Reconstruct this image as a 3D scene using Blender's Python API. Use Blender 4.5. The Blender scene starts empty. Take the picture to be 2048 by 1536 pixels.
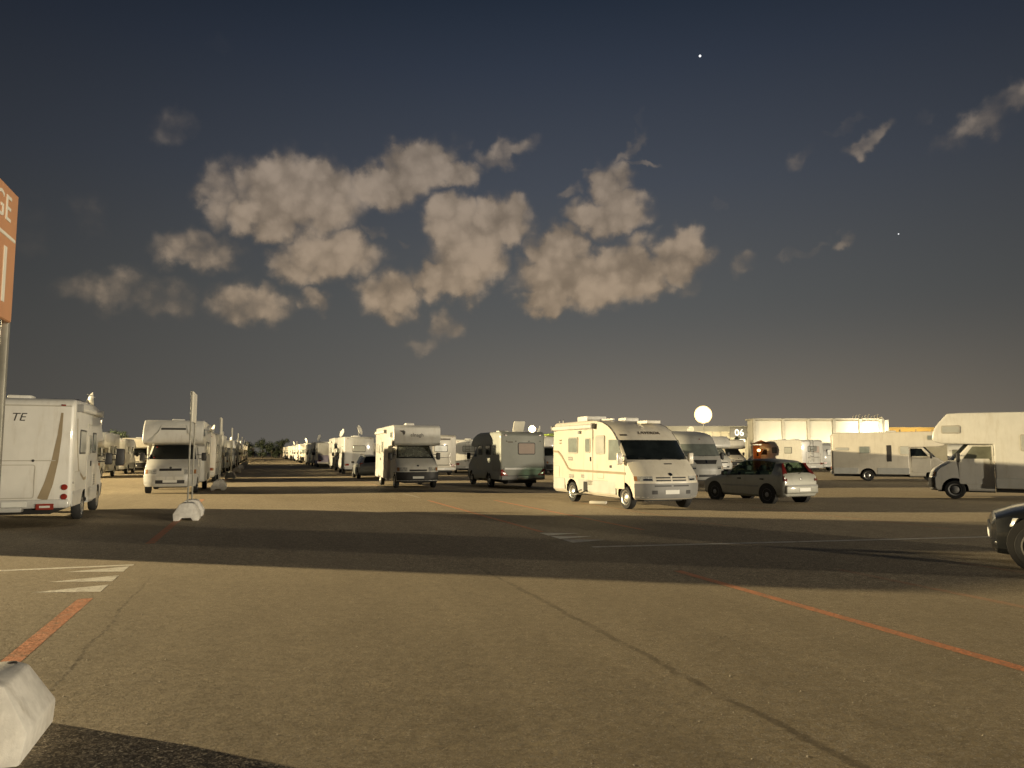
import bpy, bmesh, math, random
from mathutils import Vector, Matrix

random.seed(7)
R = math.radians
scene = bpy.context.scene
COL = scene.collection

# ------------------------------------------------------------------ camera
cam_data = bpy.data.cameras.new("camera")
cam_data.sensor_width = 36.0
cam_data.lens = 26.37
cam_data.clip_start = 0.05
cam_data.clip_end = 4000
camera = bpy.data.objects.new("camera", cam_data)
camera.location = (0, 0, 1.7)
camera.rotation_euler = (R(90 + 5.18), 0, 0)
COL.objects.link(camera)
scene.camera = camera

# ------------------------------------------------------------------ light
# night: the sun lamp is only a faint moon; the lot's floodlight masts and two added fill towers (built further down) do the lighting
SUN_DIR = Vector((-0.9, 0.35, 0)).normalized()
SUN_EL = R(38)
sd = bpy.data.lights.new("sun", 'SUN')
sd.energy = 0.03
sd.angle = R(0.45)
sd.color = (.80, .88, 1.0)
sun = bpy.data.objects.new("sun", sd)
to_light = Vector((SUN_DIR.x * math.cos(SUN_EL), SUN_DIR.y * math.cos(SUN_EL), math.sin(SUN_EL)))
sun.rotation_euler = to_light.to_track_quat('Z', 'Y').to_euler()
sun.location = to_light * 200
COL.objects.link(sun)

scene.view_settings.view_transform = 'Standard'
scene.view_settings.look = 'None'
scene.view_settings.exposure = 1.0
scene.view_settings.gamma = 1.0
scene.view_settings.use_curve_mapping = False
scene.cycles.use_denoising = True
scene.cycles.max_bounces = 6
scene.cycles.transparent_max_bounces = 12
scene.cycles.caustics_reflective = False
scene.cycles.caustics_refractive = False
scene.cycles.sample_clamp_indirect = 4.0


class NT:
    """tiny helper round a node tree"""
    def __init__(self, tree):
        self.t = tree
        self.n = tree.nodes
        self.l = tree.links
        self.n.clear()

    def add(self, typ, **kw):
        nd = self.n.new(typ)
        for k, v in kw.items():
            setattr(nd, k, v)
        return nd

    def put(self, sock, v):
        if isinstance(v, bpy.types.NodeSocket):
            self.l.new(v, sock)
        elif isinstance(v, bpy.types.Node):
            self.l.new(v.outputs[0], sock)
        else:
            sock.default_value = v

    def math(self, op, a, b=None, c=None, clamp=False):
        nd = self.add('ShaderNodeMath', operation=op, use_clamp=clamp)
        for i, v in enumerate((a, b, c)):
            if v is not None:
                self.put(nd.inputs[i], v)
        return nd.outputs[0]

    def vmath(self, op, a, b=None, s=None):
        nd = self.add('ShaderNodeVectorMath', operation=op)
        self.put(nd.inputs[0], a)
        if b is not None:
            self.put(nd.inputs[1], b)
        if s is not None:
            self.put(nd.inputs[3], s)
        return nd.outputs[1] if op in ('LENGTH', 'DOT_PRODUCT', 'DISTANCE') else nd.outputs[0]

    def noise(self, vec, scale, detail=4, rough=.55, flat=False):
        nd = self.add('ShaderNodeTexNoise', noise_dimensions='2D' if flat else '3D')
        if vec is not None:
            self.put(nd.inputs['Vector'], vec)
        nd.inputs['Scale'].default_value = scale
        nd.inputs['Detail'].default_value = detail
        nd.inputs['Roughness'].default_value = rough
        return nd

    def mix(self, f, a, b, blend='MIX'):
        nd = self.add('ShaderNodeMix', data_type='RGBA', blend_type=blend)
        self.put(nd.inputs[0], f)
        for s, v in ((6, a), (7, b)):
            if isinstance(v, tuple) and len(v) == 3:
                v = v + (1,)
            self.put(nd.inputs[s], v)
        return nd.outputs[2]

    def smooth(self, v, lo, hi, a=0., b=1.):
        nd = self.add('ShaderNodeMapRange', interpolation_type='SMOOTHSTEP')
        self.put(nd.inputs[0], v)
        nd.inputs[1].default_value = lo
        nd.inputs[2].default_value = hi
        nd.inputs[3].default_value = a
        nd.inputs[4].default_value = b
        return nd.outputs[0]

    def ramp(self, v, stops):
        nd = self.add('ShaderNodeValToRGB')
        e = nd.color_ramp.elements
        while len(e) < len(stops):
            e.new(0.5)
        for el, (p, c) in zip(e, stops):
            el.position = p
            el.color = tuple(c) + (1,) if len(c) == 3 else c
        self.put(nd.inputs[0], v)
        return nd.outputs[0]


# ------------------------------------------------------------------ night sky (world)
# clouds: azimuth, elevation, half width, half height (radians), tilt (degrees), density
CLOUDS = [(-0.2827, 0.3248, 0.0855, 0.0468, 0, 1), (-0.3194, 0.2972, 0.0519, 0.031, 0, 1), (-0.1725, 0.345, 0.0473, 0.0286, 0, 0.95), (-0.1325, 0.3654, 0.0613, 0.0318, 20, 0.95), (-0.0815, 0.3611, 0.0376, 0.016, 10, 0.8), (-0.2426, 0.2534, 0.0627, 0.0332, 0, 0.9), (-0.2805, 0.2416, 0.0392, 0.0254, 0, 0.75), (-0.3805, 0.3118, 0.0267, 0.0393, 0, 0.6), (-0.4015, 0.2469, 0.0532, 0.0231, 5, 0.55), (-0.4934, 0.193, 0.0597, 0.0263, 10, 0.42), (-0.4418, 0.189, 0.0428, 0.027, 0, 0.42), (-0.3375, 0.1877, 0.0542, 0.0263, 0, 0.62), (-0.2668, 0.1982, 0.0196, 0.0179, 0, 0.6), (-0.0811, 0.3048, 0.0374, 0.0325, 0, 1), (-0.0164, 0.3057, 0.0492, 0.0313, -5, 1), (-0.0571, 0.2603, 0.0509, 0.0459, 0, 1), (-0.0872, 0.2274, 0.0574, 0.0296, 0, 1), (-0.1636, 0.2058, 0.0434, 0.0327, 0, 0.85), (-0.0096, 0.388, 0.0427, 0.0153, 20, 0.6), (-0.0371, 0.3804, 0.0206, 0.0115, 0, 0.4), (0.1336, 0.3438, 0.0306, 0.0352, 0, 0.85), (0.1331, 0.3063, 0.0555, 0.0271, 5, 1), (0.0618, 0.2667, 0.0407, 0.0328, 0, 1), (0.0953, 0.2272, 0.081, 0.0362, 0, 1.1), (0.1654, 0.2381, 0.0536, 0.0358, 0, 1), (0.2246, 0.2545, 0.0384, 0.0321, 10, 0.95), (0.0446, 0.2018, 0.0372, 0.0199, 0, 0.95), (0.1612, 0.3931, 0.0327, 0.0082, 35, 0.5), (0.1239, 0.375, 0.0287, 0.0057, 15, 0.4), (0.171, 0.3744, 0.0305, 0.005, -5, 0.45), (0.0759, 0.3364, 0.0178, 0.0116, 15, 0.45), (-0.0901, 0.165, 0.0255, 0.0212, 30, 0.55), (-0.1165, 0.1414, 0.0367, 0.0132, 10, 0.35), (0.3016, 0.237, 0.0246, 0.0164, 35, 0.42), (0.3735, 0.2478, 0.0317, 0.0074, 12, 0.28), (0.4259, 0.2562, 0.0199, 0.0096, 40, 0.42), (0.4503, 0.3666, 0.0323, 0.0116, 25, 0.55), (0.3786, 0.3589, 0.0243, 0.012, 35, 0.42), (0.5868, 0.369, 0.0547, 0.0177, 25, 0.5), (0.4313, 0.3881, 0.0264, 0.0052, 25, 0.28), (-0.4386, 0.3842, 0.0281, 0.022, 20, 0.32), (-0.5205, 0.2701, 0.0225, 0.0274, 0, 0.27), (-0.3842, 0.4858, 0.0168, 0.0114, 0, 0.14), (-0.5875, 0.2487, 0.0227, 0.0358, 0, 0.22), (0.2366, 0.2144, 0.0237, 0.0116, 20, 0.35), (0.1833, 0.4255, 0.0095, 0.0136, -30, 0.22), (0.5189, 0.378, 0.0096, 0.0112, 0, 0.22), (-0.1514, 0.2726, 0.0121, 0.0052, 10, 0.4), (-0.188, 0.2849, 0.0174, 0.0077, 0, 0.45), (0.2711, 0.3197, 0.0092, 0.0088, 0, 0.22)]
STARS = [((0.22384, 0.85406, 0.46956), 0.0016, 3.0), ((0.45101, 0.85581, 0.25335), 0.0010, 1.2)]

world = bpy.data.worlds.new("World")
scene.world = world
world.use_nodes = True
W = NT(world.node_tree)
tc = W.add('ShaderNodeTexCoord')
dirv = W.vmath('NORMALIZE', tc.outputs['Generated'])
sx = W.add('ShaderNodeSeparateXYZ')
W.put(sx.inputs[0], dirv)
az = W.math('ARCTAN2', sx.outputs[0], sx.outputs[1])
el = W.math('ARCSINE', sx.outputs[2])
# city glow: brighter and warmer low down, deep blue high up
grad = W.ramp(W.math('DIVIDE', el, R(90)), [(0.0, (.150, .137, .116)), (0.045, (.128, .121, .107)), (0.13, (.090, .094, .095)),
                                            (0.22, (.057, .066, .084)), (0.31, (.030, .039, .059)), (0.36, (.017, .025, .041)), (0.45, (.013, .018, .030)), (1.0, (.007, .010, .019))])
# broad light dome above the town on the right-hand side, fading round the compass
dome = W.math('ADD', W.math('MULTIPLY', W.math('POWER', W.math('MAXIMUM', W.math('COSINE', W.math('SUBTRACT', az, R(6))), 0.0), 4.0), 0.68), 0.34)
warm = W.math('MULTIPLY', W.smooth(W.math('COSINE', W.math('SUBTRACT', az, R(17))), .86, 1.0), W.smooth(el, R(-2), R(11), 1.0, 0.0))
sky_scaled = W.vmath('SCALE', grad, s=dome)
sky_scaled = W.vmath('ADD', sky_scaled, W.vmath('SCALE', (0.075, 0.052, 0.026), s=warm))
# clouds
p2 = W.add('ShaderNodeCombineXYZ')
W.put(p2.inputs[0], az)
W.put(p2.inputs[1], el)
wn = W.noise(p2.outputs[0], 24, 2, .5, True)
warp = W.vmath('SCALE', W.vmath('SUBTRACT', wn.outputs['Color'], (.5, .5, .5)), s=0.045)
wn2 = W.noise(p2.outputs[0], 60, 4, .62, True)
warp2 = W.vmath('SCALE', W.vmath('SUBTRACT', wn2.outputs['Color'], (.5, .5, .5)), s=0.015)
pw = W.vmath('MULTIPLY', W.vmath('ADD', W.vmath('ADD', p2.outputs[0], warp), warp2), (1, 1, 0))
field = None
for (a, e, rx, ry, rot, s) in CLOUDS:
    mp = W.add('ShaderNodeMapping', vector_type='TEXTURE')
    W.put(mp.inputs[0], pw)
    mp.inputs[1].default_value = (a, e, 0)
    mp.inputs[2].default_value = (0, 0, R(rot))
    mp.inputs[3].default_value = (rx * 1.24, ry * 1.28, 1)
    ln = W.vmath('LENGTH', mp.outputs[0])
    v = W.math('MULTIPLY', W.smooth(ln, 0.35, 1.25, 1, 0), s)
    field = v if field is None else W.math('SMOOTH_MAX', field, v, 0.05)
pd = W.vmath('ADD', p2.outputs[0], warp2)
puffs = None
for sc_, amp in ((24, .32), (55, .22)):
    vo = W.add('ShaderNodeTexVoronoi', feature='SMOOTH_F1', voronoi_dimensions='2D')
    W.put(vo.inputs['Vector'], pd)
    vo.inputs['Scale'].default_value = sc_
    vo.inputs['Smoothness'].default_value = .35
    q = W.math('MULTIPLY', W.math('SUBTRACT', .46, vo.outputs['Distance']), amp * 1.9)
    puffs = q if puffs is None else W.math('ADD', puffs, q)
fb = W.noise(p2.outputs[0], 45, 6, .6, True)
fb2 = W.noise(p2.outputs[0], 11, 4, .55, True)
tex = W.math('ADD', puffs, W.math('ADD', W.math('MULTIPLY', W.math('SUBTRACT', fb.outputs[0], .5), 0.55), W.math('MULTIPLY', W.math('SUBTRACT', fb2.outputs[0], .5), 0.7)))
dens = W.math('ADD', field, W.math('MULTIPLY', tex, W.smooth(field, 0.0, .5, 0.0, .62)))
alpha = W.math('MULTIPLY', W.smooth(dens, 0.06, 0.85, 0.0, 0.93), W.smooth(field, 0.05, 0.85, .22, 1.0))
# lit from the town below: the lower edge of every puff is a little brighter, the hollows are greyer
lump = W.math('ADD', W.math('MULTIPLY', puffs, .9), W.math('MULTIPLY', W.math('SUBTRACT', fb2.outputs[0], .5), 1.1))
shade = W.smooth(W.math('ADD', W.math('MULTIPLY', dens, .45), lump), -.15, .95, 0.62, 1.2)
cloud_c = W.vmath('SCALE', W.mix(W.smooth(el, .14, .42), (.350, .262, .178), (.265, .214, .170)), s=shade)
final = W.mix(alpha, sky_scaled, cloud_c)
for (d, r, st) in STARS:
    dist = W.vmath('DISTANCE', dirv, d)
    sp = W.smooth(dist, r * .35, r, st, 0)
    final = W.vmath('ADD', final, W.vmath('SCALE', (1, 1, 1), s=sp))
bg = W.add('ShaderNodeBackground')
W.put(bg.inputs[0], final)
bg.inputs[1].default_value = 0.5
wo = W.add('ShaderNodeOutputWorld')
W.l.new(bg.outputs[0], wo.inputs[0])

# ------------------------------------------------------------------ materials
MATS = {}


def pmat(name, col, rough=.5, metal=0., var=.12, scale=2.5, bump=0., bscale=80., coat=0., emit=None, estr=0., dirt=None, spec=.5, stretch=(1, 1, 1)):
    m = bpy.data.materials.new(name)
    m.use_nodes = True
    t = NT(m.node_tree)
    out = t.add('ShaderNodeOutputMaterial')
    b = t.add('ShaderNodeBsdfPrincipled')
    t.l.new(b.outputs[0], out.inputs[0])
    co = t.add('ShaderNodeTexCoord')
    vec = t.vmath('MULTIPLY', co.outputs['Object'], stretch)
    n = t.noise(vec, scale, 5, .6)
    lo = tuple(c * (1 - var) for c in col)
    hi = tuple(min(1, c * (1 + var)) for c in col)
    c = t.mix(t.smooth(n.outputs[0], .3, .7), lo, hi)
    if dirt:
        n2 = t.noise(t.vmath('MULTIPLY', co.outputs['Object'], (3, 3, .5)), 2.2, 6, .65)
        c = t.mix(t.smooth(n2.outputs[0], .48, .75, 0, dirt[1]), c, dirt[0])
    t.put(b.inputs['Base Color'], c)
    t.put(b.inputs['Roughness'], t.math('ADD', t.math('MULTIPLY', t.math('SUBTRACT', n.outputs[0], .5), .2), rough))
    b.inputs['Metallic'].default_value = metal
    b.inputs['Specular IOR Level'].default_value = spec
    b.inputs['Coat Weight'].default_value = coat
    b.inputs['Coat Roughness'].default_value = .08
    if bump:
        bn = t.noise(co.outputs['Object'], bscale, 3, .6)
        bp = t.add('ShaderNodeBump')
        bp.inputs['Strength'].default_value = bump
        bp.inputs['Distance'].default_value = .01
        t.put(bp.inputs['Height'], bn.outputs[0])
        t.put(b.inputs['Normal'], bp.outputs[0])
    if emit:
        b.inputs['Emission Color'].default_value = tuple(emit) + (1,)
        b.inputs['Emission Strength'].default_value = estr
    MATS[name] = m
    return m


GR = (.36, .31, .23)
pmat('paint_white', (.62, .61, .57), .34, var=.04, coat=.35, dirt=(GR, .30))
pmat('paint_cream', (.62, .58, .49), .36, var=.04, coat=.3, dirt=(GR, .32))
pmat('paint_grey_white', (.52, .52, .50), .38, var=.05, coat=.25, dirt=(GR, .35))
pmat('paint_silver', (.30, .315, .29), .5, metal=.1, var=.05, coat=.08, dirt=((.25, .25, .22), .3))
pmat('paint_car_silver', (.30, .30, .265), .5, metal=.2, var=.05, coat=.2, dirt=((.2, .19, .16), .3))
pmat('paint_car_grey', (.36, .38, .38), .34, metal=.4, var=.05, coat=.5)
pmat('paint_black', (.012, .013, .014), .25, var=.2, coat=.8)
pmat('plastic_black', (.022, .022, .024), .55, var=.2, bump=.2, bscale=200)
pmat('plastic_grey', (.22, .22, .215), .5, var=.08)
pmat('skirt_grey', (.47, .47, .44), .42, var=.05, dirt=(GR, .3))
pmat('awning_cover', (.60, .59, .55), .45, var=.05, dirt=(GR, .4))
pmat('glass_dark', (.010, .013, .014), .06, var=.3, spec=.6)
pmat('glass_blind', (.42, .43, .40), .16, var=.08, spec=.6)
pmat('glass_grey', (.20, .225, .21), .12, var=.15, spec=.6)
pmat('glass_pink', (.52, .42, .37), .55, var=.06, scale=1.5, spec=.3)
pmat('glass_olive', (.14, .145, .11), .3, var=.2, spec=.6)
pmat('frame_dark', (.05, .05, .05), .5, var=.1)
pmat('frame_light', (.40, .38, .33), .5, var=.06)
pmat('rubber', (.018, .018, .018), .8, var=.25, bump=.4, bscale=60)
pmat('rim_steel', (.55, .54, .50), .3, metal=.8, var=.12, scale=9)
pmat('rim_white', (.45, .45, .43), .4, metal=.2, var=.1)
pmat('lamp_clear', (.50, .50, .47), .12, metal=.3, var=.35, scale=14, spec=.8)
pmat('lamp_red', (.22, .016, .010), .18, var=.2, scale=9, spec=.7)
pmat('lamp_maroon', (.10, .012, .010), .2, var=.2, scale=9, spec=.6)
pmat('lamp_amber', (.32, .15, .06), .18, var=.2, scale=9, spec=.7)
pmat('plate_white', (.72, .72, .68), .4, var=.04)
pmat('chrome', (.70, .69, .66), .14, metal=1, var=.05)
pmat('trim_tan', (.27, .215, .135), .5, var=.08)
pmat('ink_dark', (.035, .032, .03), .5, var=.1)
pmat('ink_brown', (.11, .09, .07), .5, var=.1)
pmat('red_plate', (.30, .035, .02), .35, var=.2)
pmat('sunshade_foil', (.42, .45, .41), .26, metal=.75, var=.3, scale=7, bump=1.0, bscale=9)
pmat('dish_white', (.66, .64, .58), .4, var=.04)
pmat('solar', (.03, .035, .05), .15, var=.2, spec=.7)
pmat('underbody', (.015, .014, .013), .8, var=.2)
pmat('seat_dark', (.05, .05, .05), .8, var=.2)
pmat('fabric_blue', (.05, .055, .16), .8, var=.25)
pmat('fabric_lilac', (.40, .37, .52), .7, var=.1)
pmat('tarp_lime', (.42, .55, .10), .6, var=.15)
pmat('booth_orange', (.52, .20, .07), .6, var=.15)
pmat('post_steel', (.30, .29, .25), .5, metal=.5, var=.15, scale=6)
pmat('panel_orange', (.50, .25, .125), .45, var=.06)
pmat('panel_white', (.70, .67, .58), .5, var=.05)
pmat('block_concrete', (.60, .58, .54), .8, var=.12, scale=9, bump=.22, bscale=60, dirt=((.24, .21, .16), .45))
pmat('hall_white', (.60, .57, .48), .6, var=.06, scale=.4, stretch=(1, 1, .3))
pmat('hall_rib', (.42, .39, .32), .6, var=.08)
pmat('hall_grey', (.30, .285, .24), .65, var=.08, scale=.3)
pmat('hall_cream', (.52, .47, .35), .65, var=.06, scale=.3)
pmat('hall_yellow', (.66, .48, .19), .6, var=.06, scale=.3)
pmat('roof_grey', (.22, .21, .19), .6, var=.1)
pmat('bark', (.07, .055, .04), .9, var=.25, bump=.6, bscale=20)
pmat('leaf', (.026, .036, .018), .6, var=.45, scale=1.2)
pmat('lamp_lit', (1, .9, .7), .5, var=0, emit=(1.0, .88, .58), estr=2.2)
pmat('lamp_lit_small', (1, .9, .7), .5, var=0, emit=(1.0, .86, .58), estr=8)
pmat('halo_glow', (.9, .7, .4), .5, var=0, emit=(1.0, .74, .30), estr=.45)  # warm glow of the ring that imitates a lamp halo
pmat('window_lit', (.9, .8, .6), .4, var=.1, emit=(1.0, .78, .42), estr=.55)
pmat('booth_lamp', (1, .8, .5), .5, var=0, emit=(1.0, .62, .22), estr=3.0)
pmat('sign_lit', (1, 1, .95), .5, var=0, emit=(1.0, 1.0, .85), estr=.55)
pmat('skin', (.42, .27, .19), .6, var=.06)
pmat('cloth_navy', (.02, .025, .05), .85, var=.2)


def tint_glass(name, col, fac):
    m = bpy.data.materials.new(name)
    m.use_nodes = True
    t = NT(m.node_tree)
    out = t.add('ShaderNodeOutputMaterial')
    tr = t.add('ShaderNodeBsdfTransparent')
    tr.inputs[0].default_value = tuple(col) + (1,)
    gl = t.add('ShaderNodeBsdfGlossy')
    gl.inputs[1].default_value = .04
    fr = t.add('ShaderNodeFresnel')
    mx = t.add('ShaderNodeMixShader')
    t.put(mx.inputs[0], t.math('MULTIPLY', fr.outputs[0], fac))
    t.l.new(tr.outputs[0], mx.inputs[1])
    t.l.new(gl.outputs[0], mx.inputs[2])
    t.l.new(mx.outputs[0], out.inputs[0])
    MATS[name] = m


tint_glass('glass_car', (.74, .92, .80), .8)

# ---- asphalt
U = Vector((-0.319, 0.948, 0)).normalized()            # direction of the parking rows
V = Vector((U.y, -U.x, 0))                              # across the rows, to the right


def asphalt_nodes(t, co):
    """colour, roughness and facet normal of old pale asphalt; co = object coordinates in metres"""
    warpn = t.noise(co, 40, 2, .5)
    cw = t.vmath('ADD', co, t.vmath('SCALE', t.vmath('SUBTRACT', warpn.outputs['Color'], (.5, .5, .5)), s=.012))
    vo = t.add('ShaderNodeTexVoronoi')
    t.put(vo.inputs['Vector'], cw)
    vo.inputs['Scale'].default_value = 120
    vo2 = t.add('ShaderNodeTexVoronoi')
    t.put(vo2.inputs['Vector'], cw)
    vo2.inputs['Scale'].default_value = 46
    sc = t.add('ShaderNodeSeparateColor')
    t.put(sc.inputs[0], vo.outputs['Color'])
    stone = t.ramp(sc.outputs[0], [(0, (.10, .081, .053)), (.4, (.20, .162, .106)), (.85, (.30, .245, .161)), (1, (.58, .50, .36))])
    sc2 = t.add('ShaderNodeSeparateColor')
    t.put(sc2.inputs[0], vo2.outputs['Color'])
    stone = t.vmath('SCALE', stone, s=t.smooth(sc2.outputs[0], 0, 1, .72, 1.28))
    big = t.noise(co, .22, 5, .6)
    mid = t.noise(co, 1.7, 6, .65)
    # streaks along the rows, from tyres
    rot = t.add('ShaderNodeMapping')
    t.put(rot.inputs[0], co)
    rot.inputs[2].default_value = (0, 0, -math.atan2(U.y, U.x))
    st = t.noise(t.vmath('MULTIPLY', rot.outputs[0], (.12, 1.3, 1)), 1.0, 4, .6)
    k = t.math('ADD', t.math('ADD', t.math('MULTIPLY', big.outputs[0], .55), t.math('MULTIPLY', mid.outputs[0], .40)), t.math('MULTIPLY', st.outputs[0], .45))
    k = t.smooth(k, .35, 1.05, .68, 1.30)
    col = t.vmath('SCALE', stone, s=k)
    m1 = t.noise(co, 9, 4, .6)
    m2 = t.noise(co, 34, 3, .6)
    mm = t.math('ADD', t.math('MULTIPLY', m1.outputs[0], .5), t.math('MULTIPLY', m2.outputs[0], .5))
    col = t.vmath('SCALE', col, s=t.smooth(mm, .33, .67, .72, 1.28))
    # oil spots
    oi = t.noise(co, .9, 3, .5)
    col = t.mix(t.smooth(oi.outputs[0], .70, .80, 0, .45), col, (.06, .048, .034))
    # paving seams: dark joints that follow the rows
    sepc = t.add('ShaderNodeSeparateXYZ')
    t.put(sepc.inputs[0], rot.outputs[0])
    wob = t.noise(co, 1.1, 5, .7)
    wob2 = t.noise(co, 14, 3, .6)
    wy = t.math('ADD', sepc.outputs[1], t.math('ADD', t.math('MULTIPLY', t.math('SUBTRACT', wob.outputs[0], .5), .20), t.math('MULTIPLY', t.math('SUBTRACT', wob2.outputs[0], .5), .075)))
    seam = None
    for c, wdt, amt in ((1.36, .024, .8), (-3.14, .055, .72), (-9.9, .03, .5), (8.1, .03, .6)):
        s = t.smooth(t.math('ABSOLUTE', t.math('SUBTRACT', wy, c)), wdt * .25, wdt, amt, 0)
        seam = s if seam is None else t.math('MAXIMUM', seam, s)
    seam = t.math('MULTIPLY', seam, t.smooth(t.noise(co, 4.5, 5, .7).outputs[0], .36, .56, .18, 1))
    seam = t.math('MULTIPLY', seam, t.smooth(sepc.outputs[0], 9.0, 12.5, 1, .15))
    col = t.mix(seam, col, (.022, .017, .011))
    # every stone is a facet with its own tilt
    tilt = t.vmath('SCALE', t.vmath('SUBTRACT', vo.outputs['Color'], (.5, .5, .5)), s=.36)
    tilt2 = t.vmath('SCALE', t.vmath('SUBTRACT', vo2.outputs['Color'], (.5, .5, .5)), s=.2)
    nn = t.noise(co, 160, 3, .6)
    tilt3 = t.vmath('SCALE', t.vmath('SUBTRACT', nn.outputs['Color'], (.5, .5, .5)), s=.75)
    tl = t.vmath('ADD', t.vmath('ADD', tilt, tilt2), tilt3)
    tl = t.vmath('MULTIPLY', tl, (1, 1, 0))
    nrm = t.vmath('NORMALIZE', t.vmath('ADD', tl, (0, 0, 1)))
    return col, nrm, sc.outputs[1]


def dusty(t, b, out):
    """thin dusty film that catches grazing light"""
    sh = t.add('ShaderNodeBsdfSheen')
    sh.inputs['Color'].default_value = (.06, .049, .033, 1)
    sh.inputs['Roughness'].default_value = .45
    ad = t.add('ShaderNodeAddShader')
    t.l.new(b.outputs[0], ad.inputs[0])
    t.l.new(sh.outputs[0], ad.inputs[1])
    t.l.new(ad.outputs[0], out.inputs[0])


def asphalt():
    m = bpy.data.materials.new('asphalt')
    m.use_nodes = True
    t = NT(m.node_tree)
    out = t.add('ShaderNodeOutputMaterial')
    b = t.add('ShaderNodeBsdfPrincipled')
    t.l.new(b.outputs[0], out.inputs[0])
    geo = t.add('ShaderNodeNewGeometry')
    col, nrm, rnd = asphalt_nodes(t, geo.outputs['Position'])
    t.put(b.inputs['Base Color'], col)
    t.put(b.inputs['Roughness'], t.math('ADD', t.math('MULTIPLY', rnd, .25), .6))
    t.put(b.inputs['Normal'], nrm)
    b.inputs['Specular IOR Level'].default_value = .4
    dusty(t, b, out)
    MATS['asphalt'] = m


def road_paint(name, pc, cover):
    m = bpy.data.materials.new(name)
    m.use_nodes = True
    t = NT(m.node_tree)
    out = t.add('ShaderNodeOutputMaterial')
    b = t.add('ShaderNodeBsdfPrincipled')
    t.l.new(b.outputs[0], out.inputs[0])
    geo = t.add('ShaderNodeNewGeometry')
    co = geo.outputs['Position']
    col, nrm, rnd = asphalt_nodes(t, co)
    w1 = t.noise(co, 5, 6, .7)
    w2 = t.noise(co, 60, 3, .6)
    f = t.math('ADD', t.math('MULTIPLY', w1.outputs[0], .6), t.math('MULTIPLY', w2.outputs[0], .4))
    f = t.smooth(f, .34 + .12 * (1 - cover), .50 + .12 * (1 - cover), .12, cover)
    t.put(b.inputs['Base Color'], t.mix(f, col, pc))
    t.put(b.inputs['Normal'], nrm)
    b.inputs['Roughness'].default_value = .7
    dusty(t, b, out)
    MATS[name] = m


asphalt()
road_paint('orange_paint', (.56, .17, .065), .92)
road_paint('orange_paint_worn', (.44, .17, .08), .55)
road_paint('white_paint', (.80, .78, .70), .95)
road_paint('white_paint_worn', (.50, .48, .42), .6)


# ------------------------------------------------------------------ mesh helpers
def link(o, parent=None):
    COL.objects.link(o)
    if parent is not None:
        o.parent = parent
    return o


def mesh(name, verts, faces, mat, parent=None, bevel=0, seg=2, smooth=32, edge_filter=None, mat2=None, mat_idx=None):
    me = bpy.data.meshes.new(name)
    me.from_pydata([tuple(v) for v in verts], [], faces)
    me.materials.append(MATS[mat])
    if mat2:
        me.materials.append(MATS[mat2])
    if mat_idx:
        for i, p in enumerate(me.polygons):
            p.material_index = mat_idx[i]
    bm = bmesh.new()
    bm.from_mesh(me)
    bmesh.ops.recalc_face_normals(bm, faces=bm.faces)
    if bevel:
        ed = [e for e in bm.edges if len(e.link_faces) == 2 and e.calc_face_angle(0) > R(28) and (edge_filter is None or edge_filter(e))]
        bmesh.ops.bevel(bm, geom=ed, offset=bevel, segments=seg, profile=.5, affect='EDGES', clamp_overlap=True)
    bm.to_mesh(me)
    bm.free()
    if smooth:
        for p in me.polygons:
            p.use_smooth = True
        me.set_sharp_from_angle(angle=R(smooth))
    o = bpy.data.objects.new(name, me)
    return link(o, parent)


def tag(o, label, cat, group=None, kind=None):
    if label:
        o['label'] = label
    if cat:
        o['category'] = cat
    if group:
        o['group'] = group
    if kind:
        o['kind'] = kind
    return o


def thing(name, label, cat, group=None):
    o = bpy.data.objects.new(name, None)
    o.empty_display_size = .3
    return tag(link(o), label, cat, group)


def copy_tree(o, parent=None):
    c = o.copy()
    COL.objects.link(c)
    c.parent = parent
    for ch in list(o.children):
        copy_tree(ch, c)
    return c


def place(o, lx, ly, X, Y, heading, z=0):
    """put the local point (lx, ly) of a thing at (X, Y), its front pointing along heading"""
    h = Vector((heading[0], heading[1], 0)).normalized()
    lf = Vector((-h.y, h.x, 0))
    p = Vector((X, Y, z)) - h * lx - lf * ly
    o.location = p
    o.rotation_euler = (0, 0, math.atan2(h.y, h.x))
    return o


def box(name, x0, x1, y0, y1, z0, z1, mat, parent=None, bevel=.01, seg=2):
    v = [(x, y, z) for z in (z0, z1) for (x, y) in ((x0, y0), (x1, y0), (x1, y1), (x0, y1))]
    f = [(3, 2, 1, 0), (4, 5, 6, 7), (0, 1, 5, 4), (1, 2, 6, 5), (2, 3, 7, 6), (3, 0, 4, 7)]
    return mesh(name, v, f, mat, parent, bevel, seg)


def prism(name, prof, y0, y1, mat, parent=None, bevel=.04, seg=2, taper=None):
    """side profile (x, z) extruded across the vehicle"""
    n = len(prof)
    v = [(x, y0, z) for x, z in prof] + [(x, y1, z) for x, z in prof]
    if taper:
        v = [(x, y * taper(x, z), z) for x, y, z in v]
    f = [tuple(range(n)), tuple(range(2 * n - 1, n - 1, -1))]
    f += [(i, i + n, (i + 1) % n + n, (i + 1) % n) for i in range(n)]
    return mesh(name, v, f, mat, parent, bevel, seg)


AX = {'L': (Vector((-1, 0, 0)), Vector((0, 0, 1))), 'R': (Vector((1, 0, 0)), Vector((0, 0, 1))),
      'F': (Vector((0, 1, 0)), Vector((0, 0, 1))), 'B': (Vector((0, -1, 0)), Vector((0, 0, 1))), 'T': (Vector((1, 0, 0)), Vector((0, 1, 0)))}


def at_face(face, a, b, off):
    return {'L': Vector((a, off, b)), 'R': Vector((a, -off, b)), 'F': Vector((off, a, b)), 'B': Vector((-off, a, b)), 'T': Vector((a, b, off))}[face]


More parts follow.
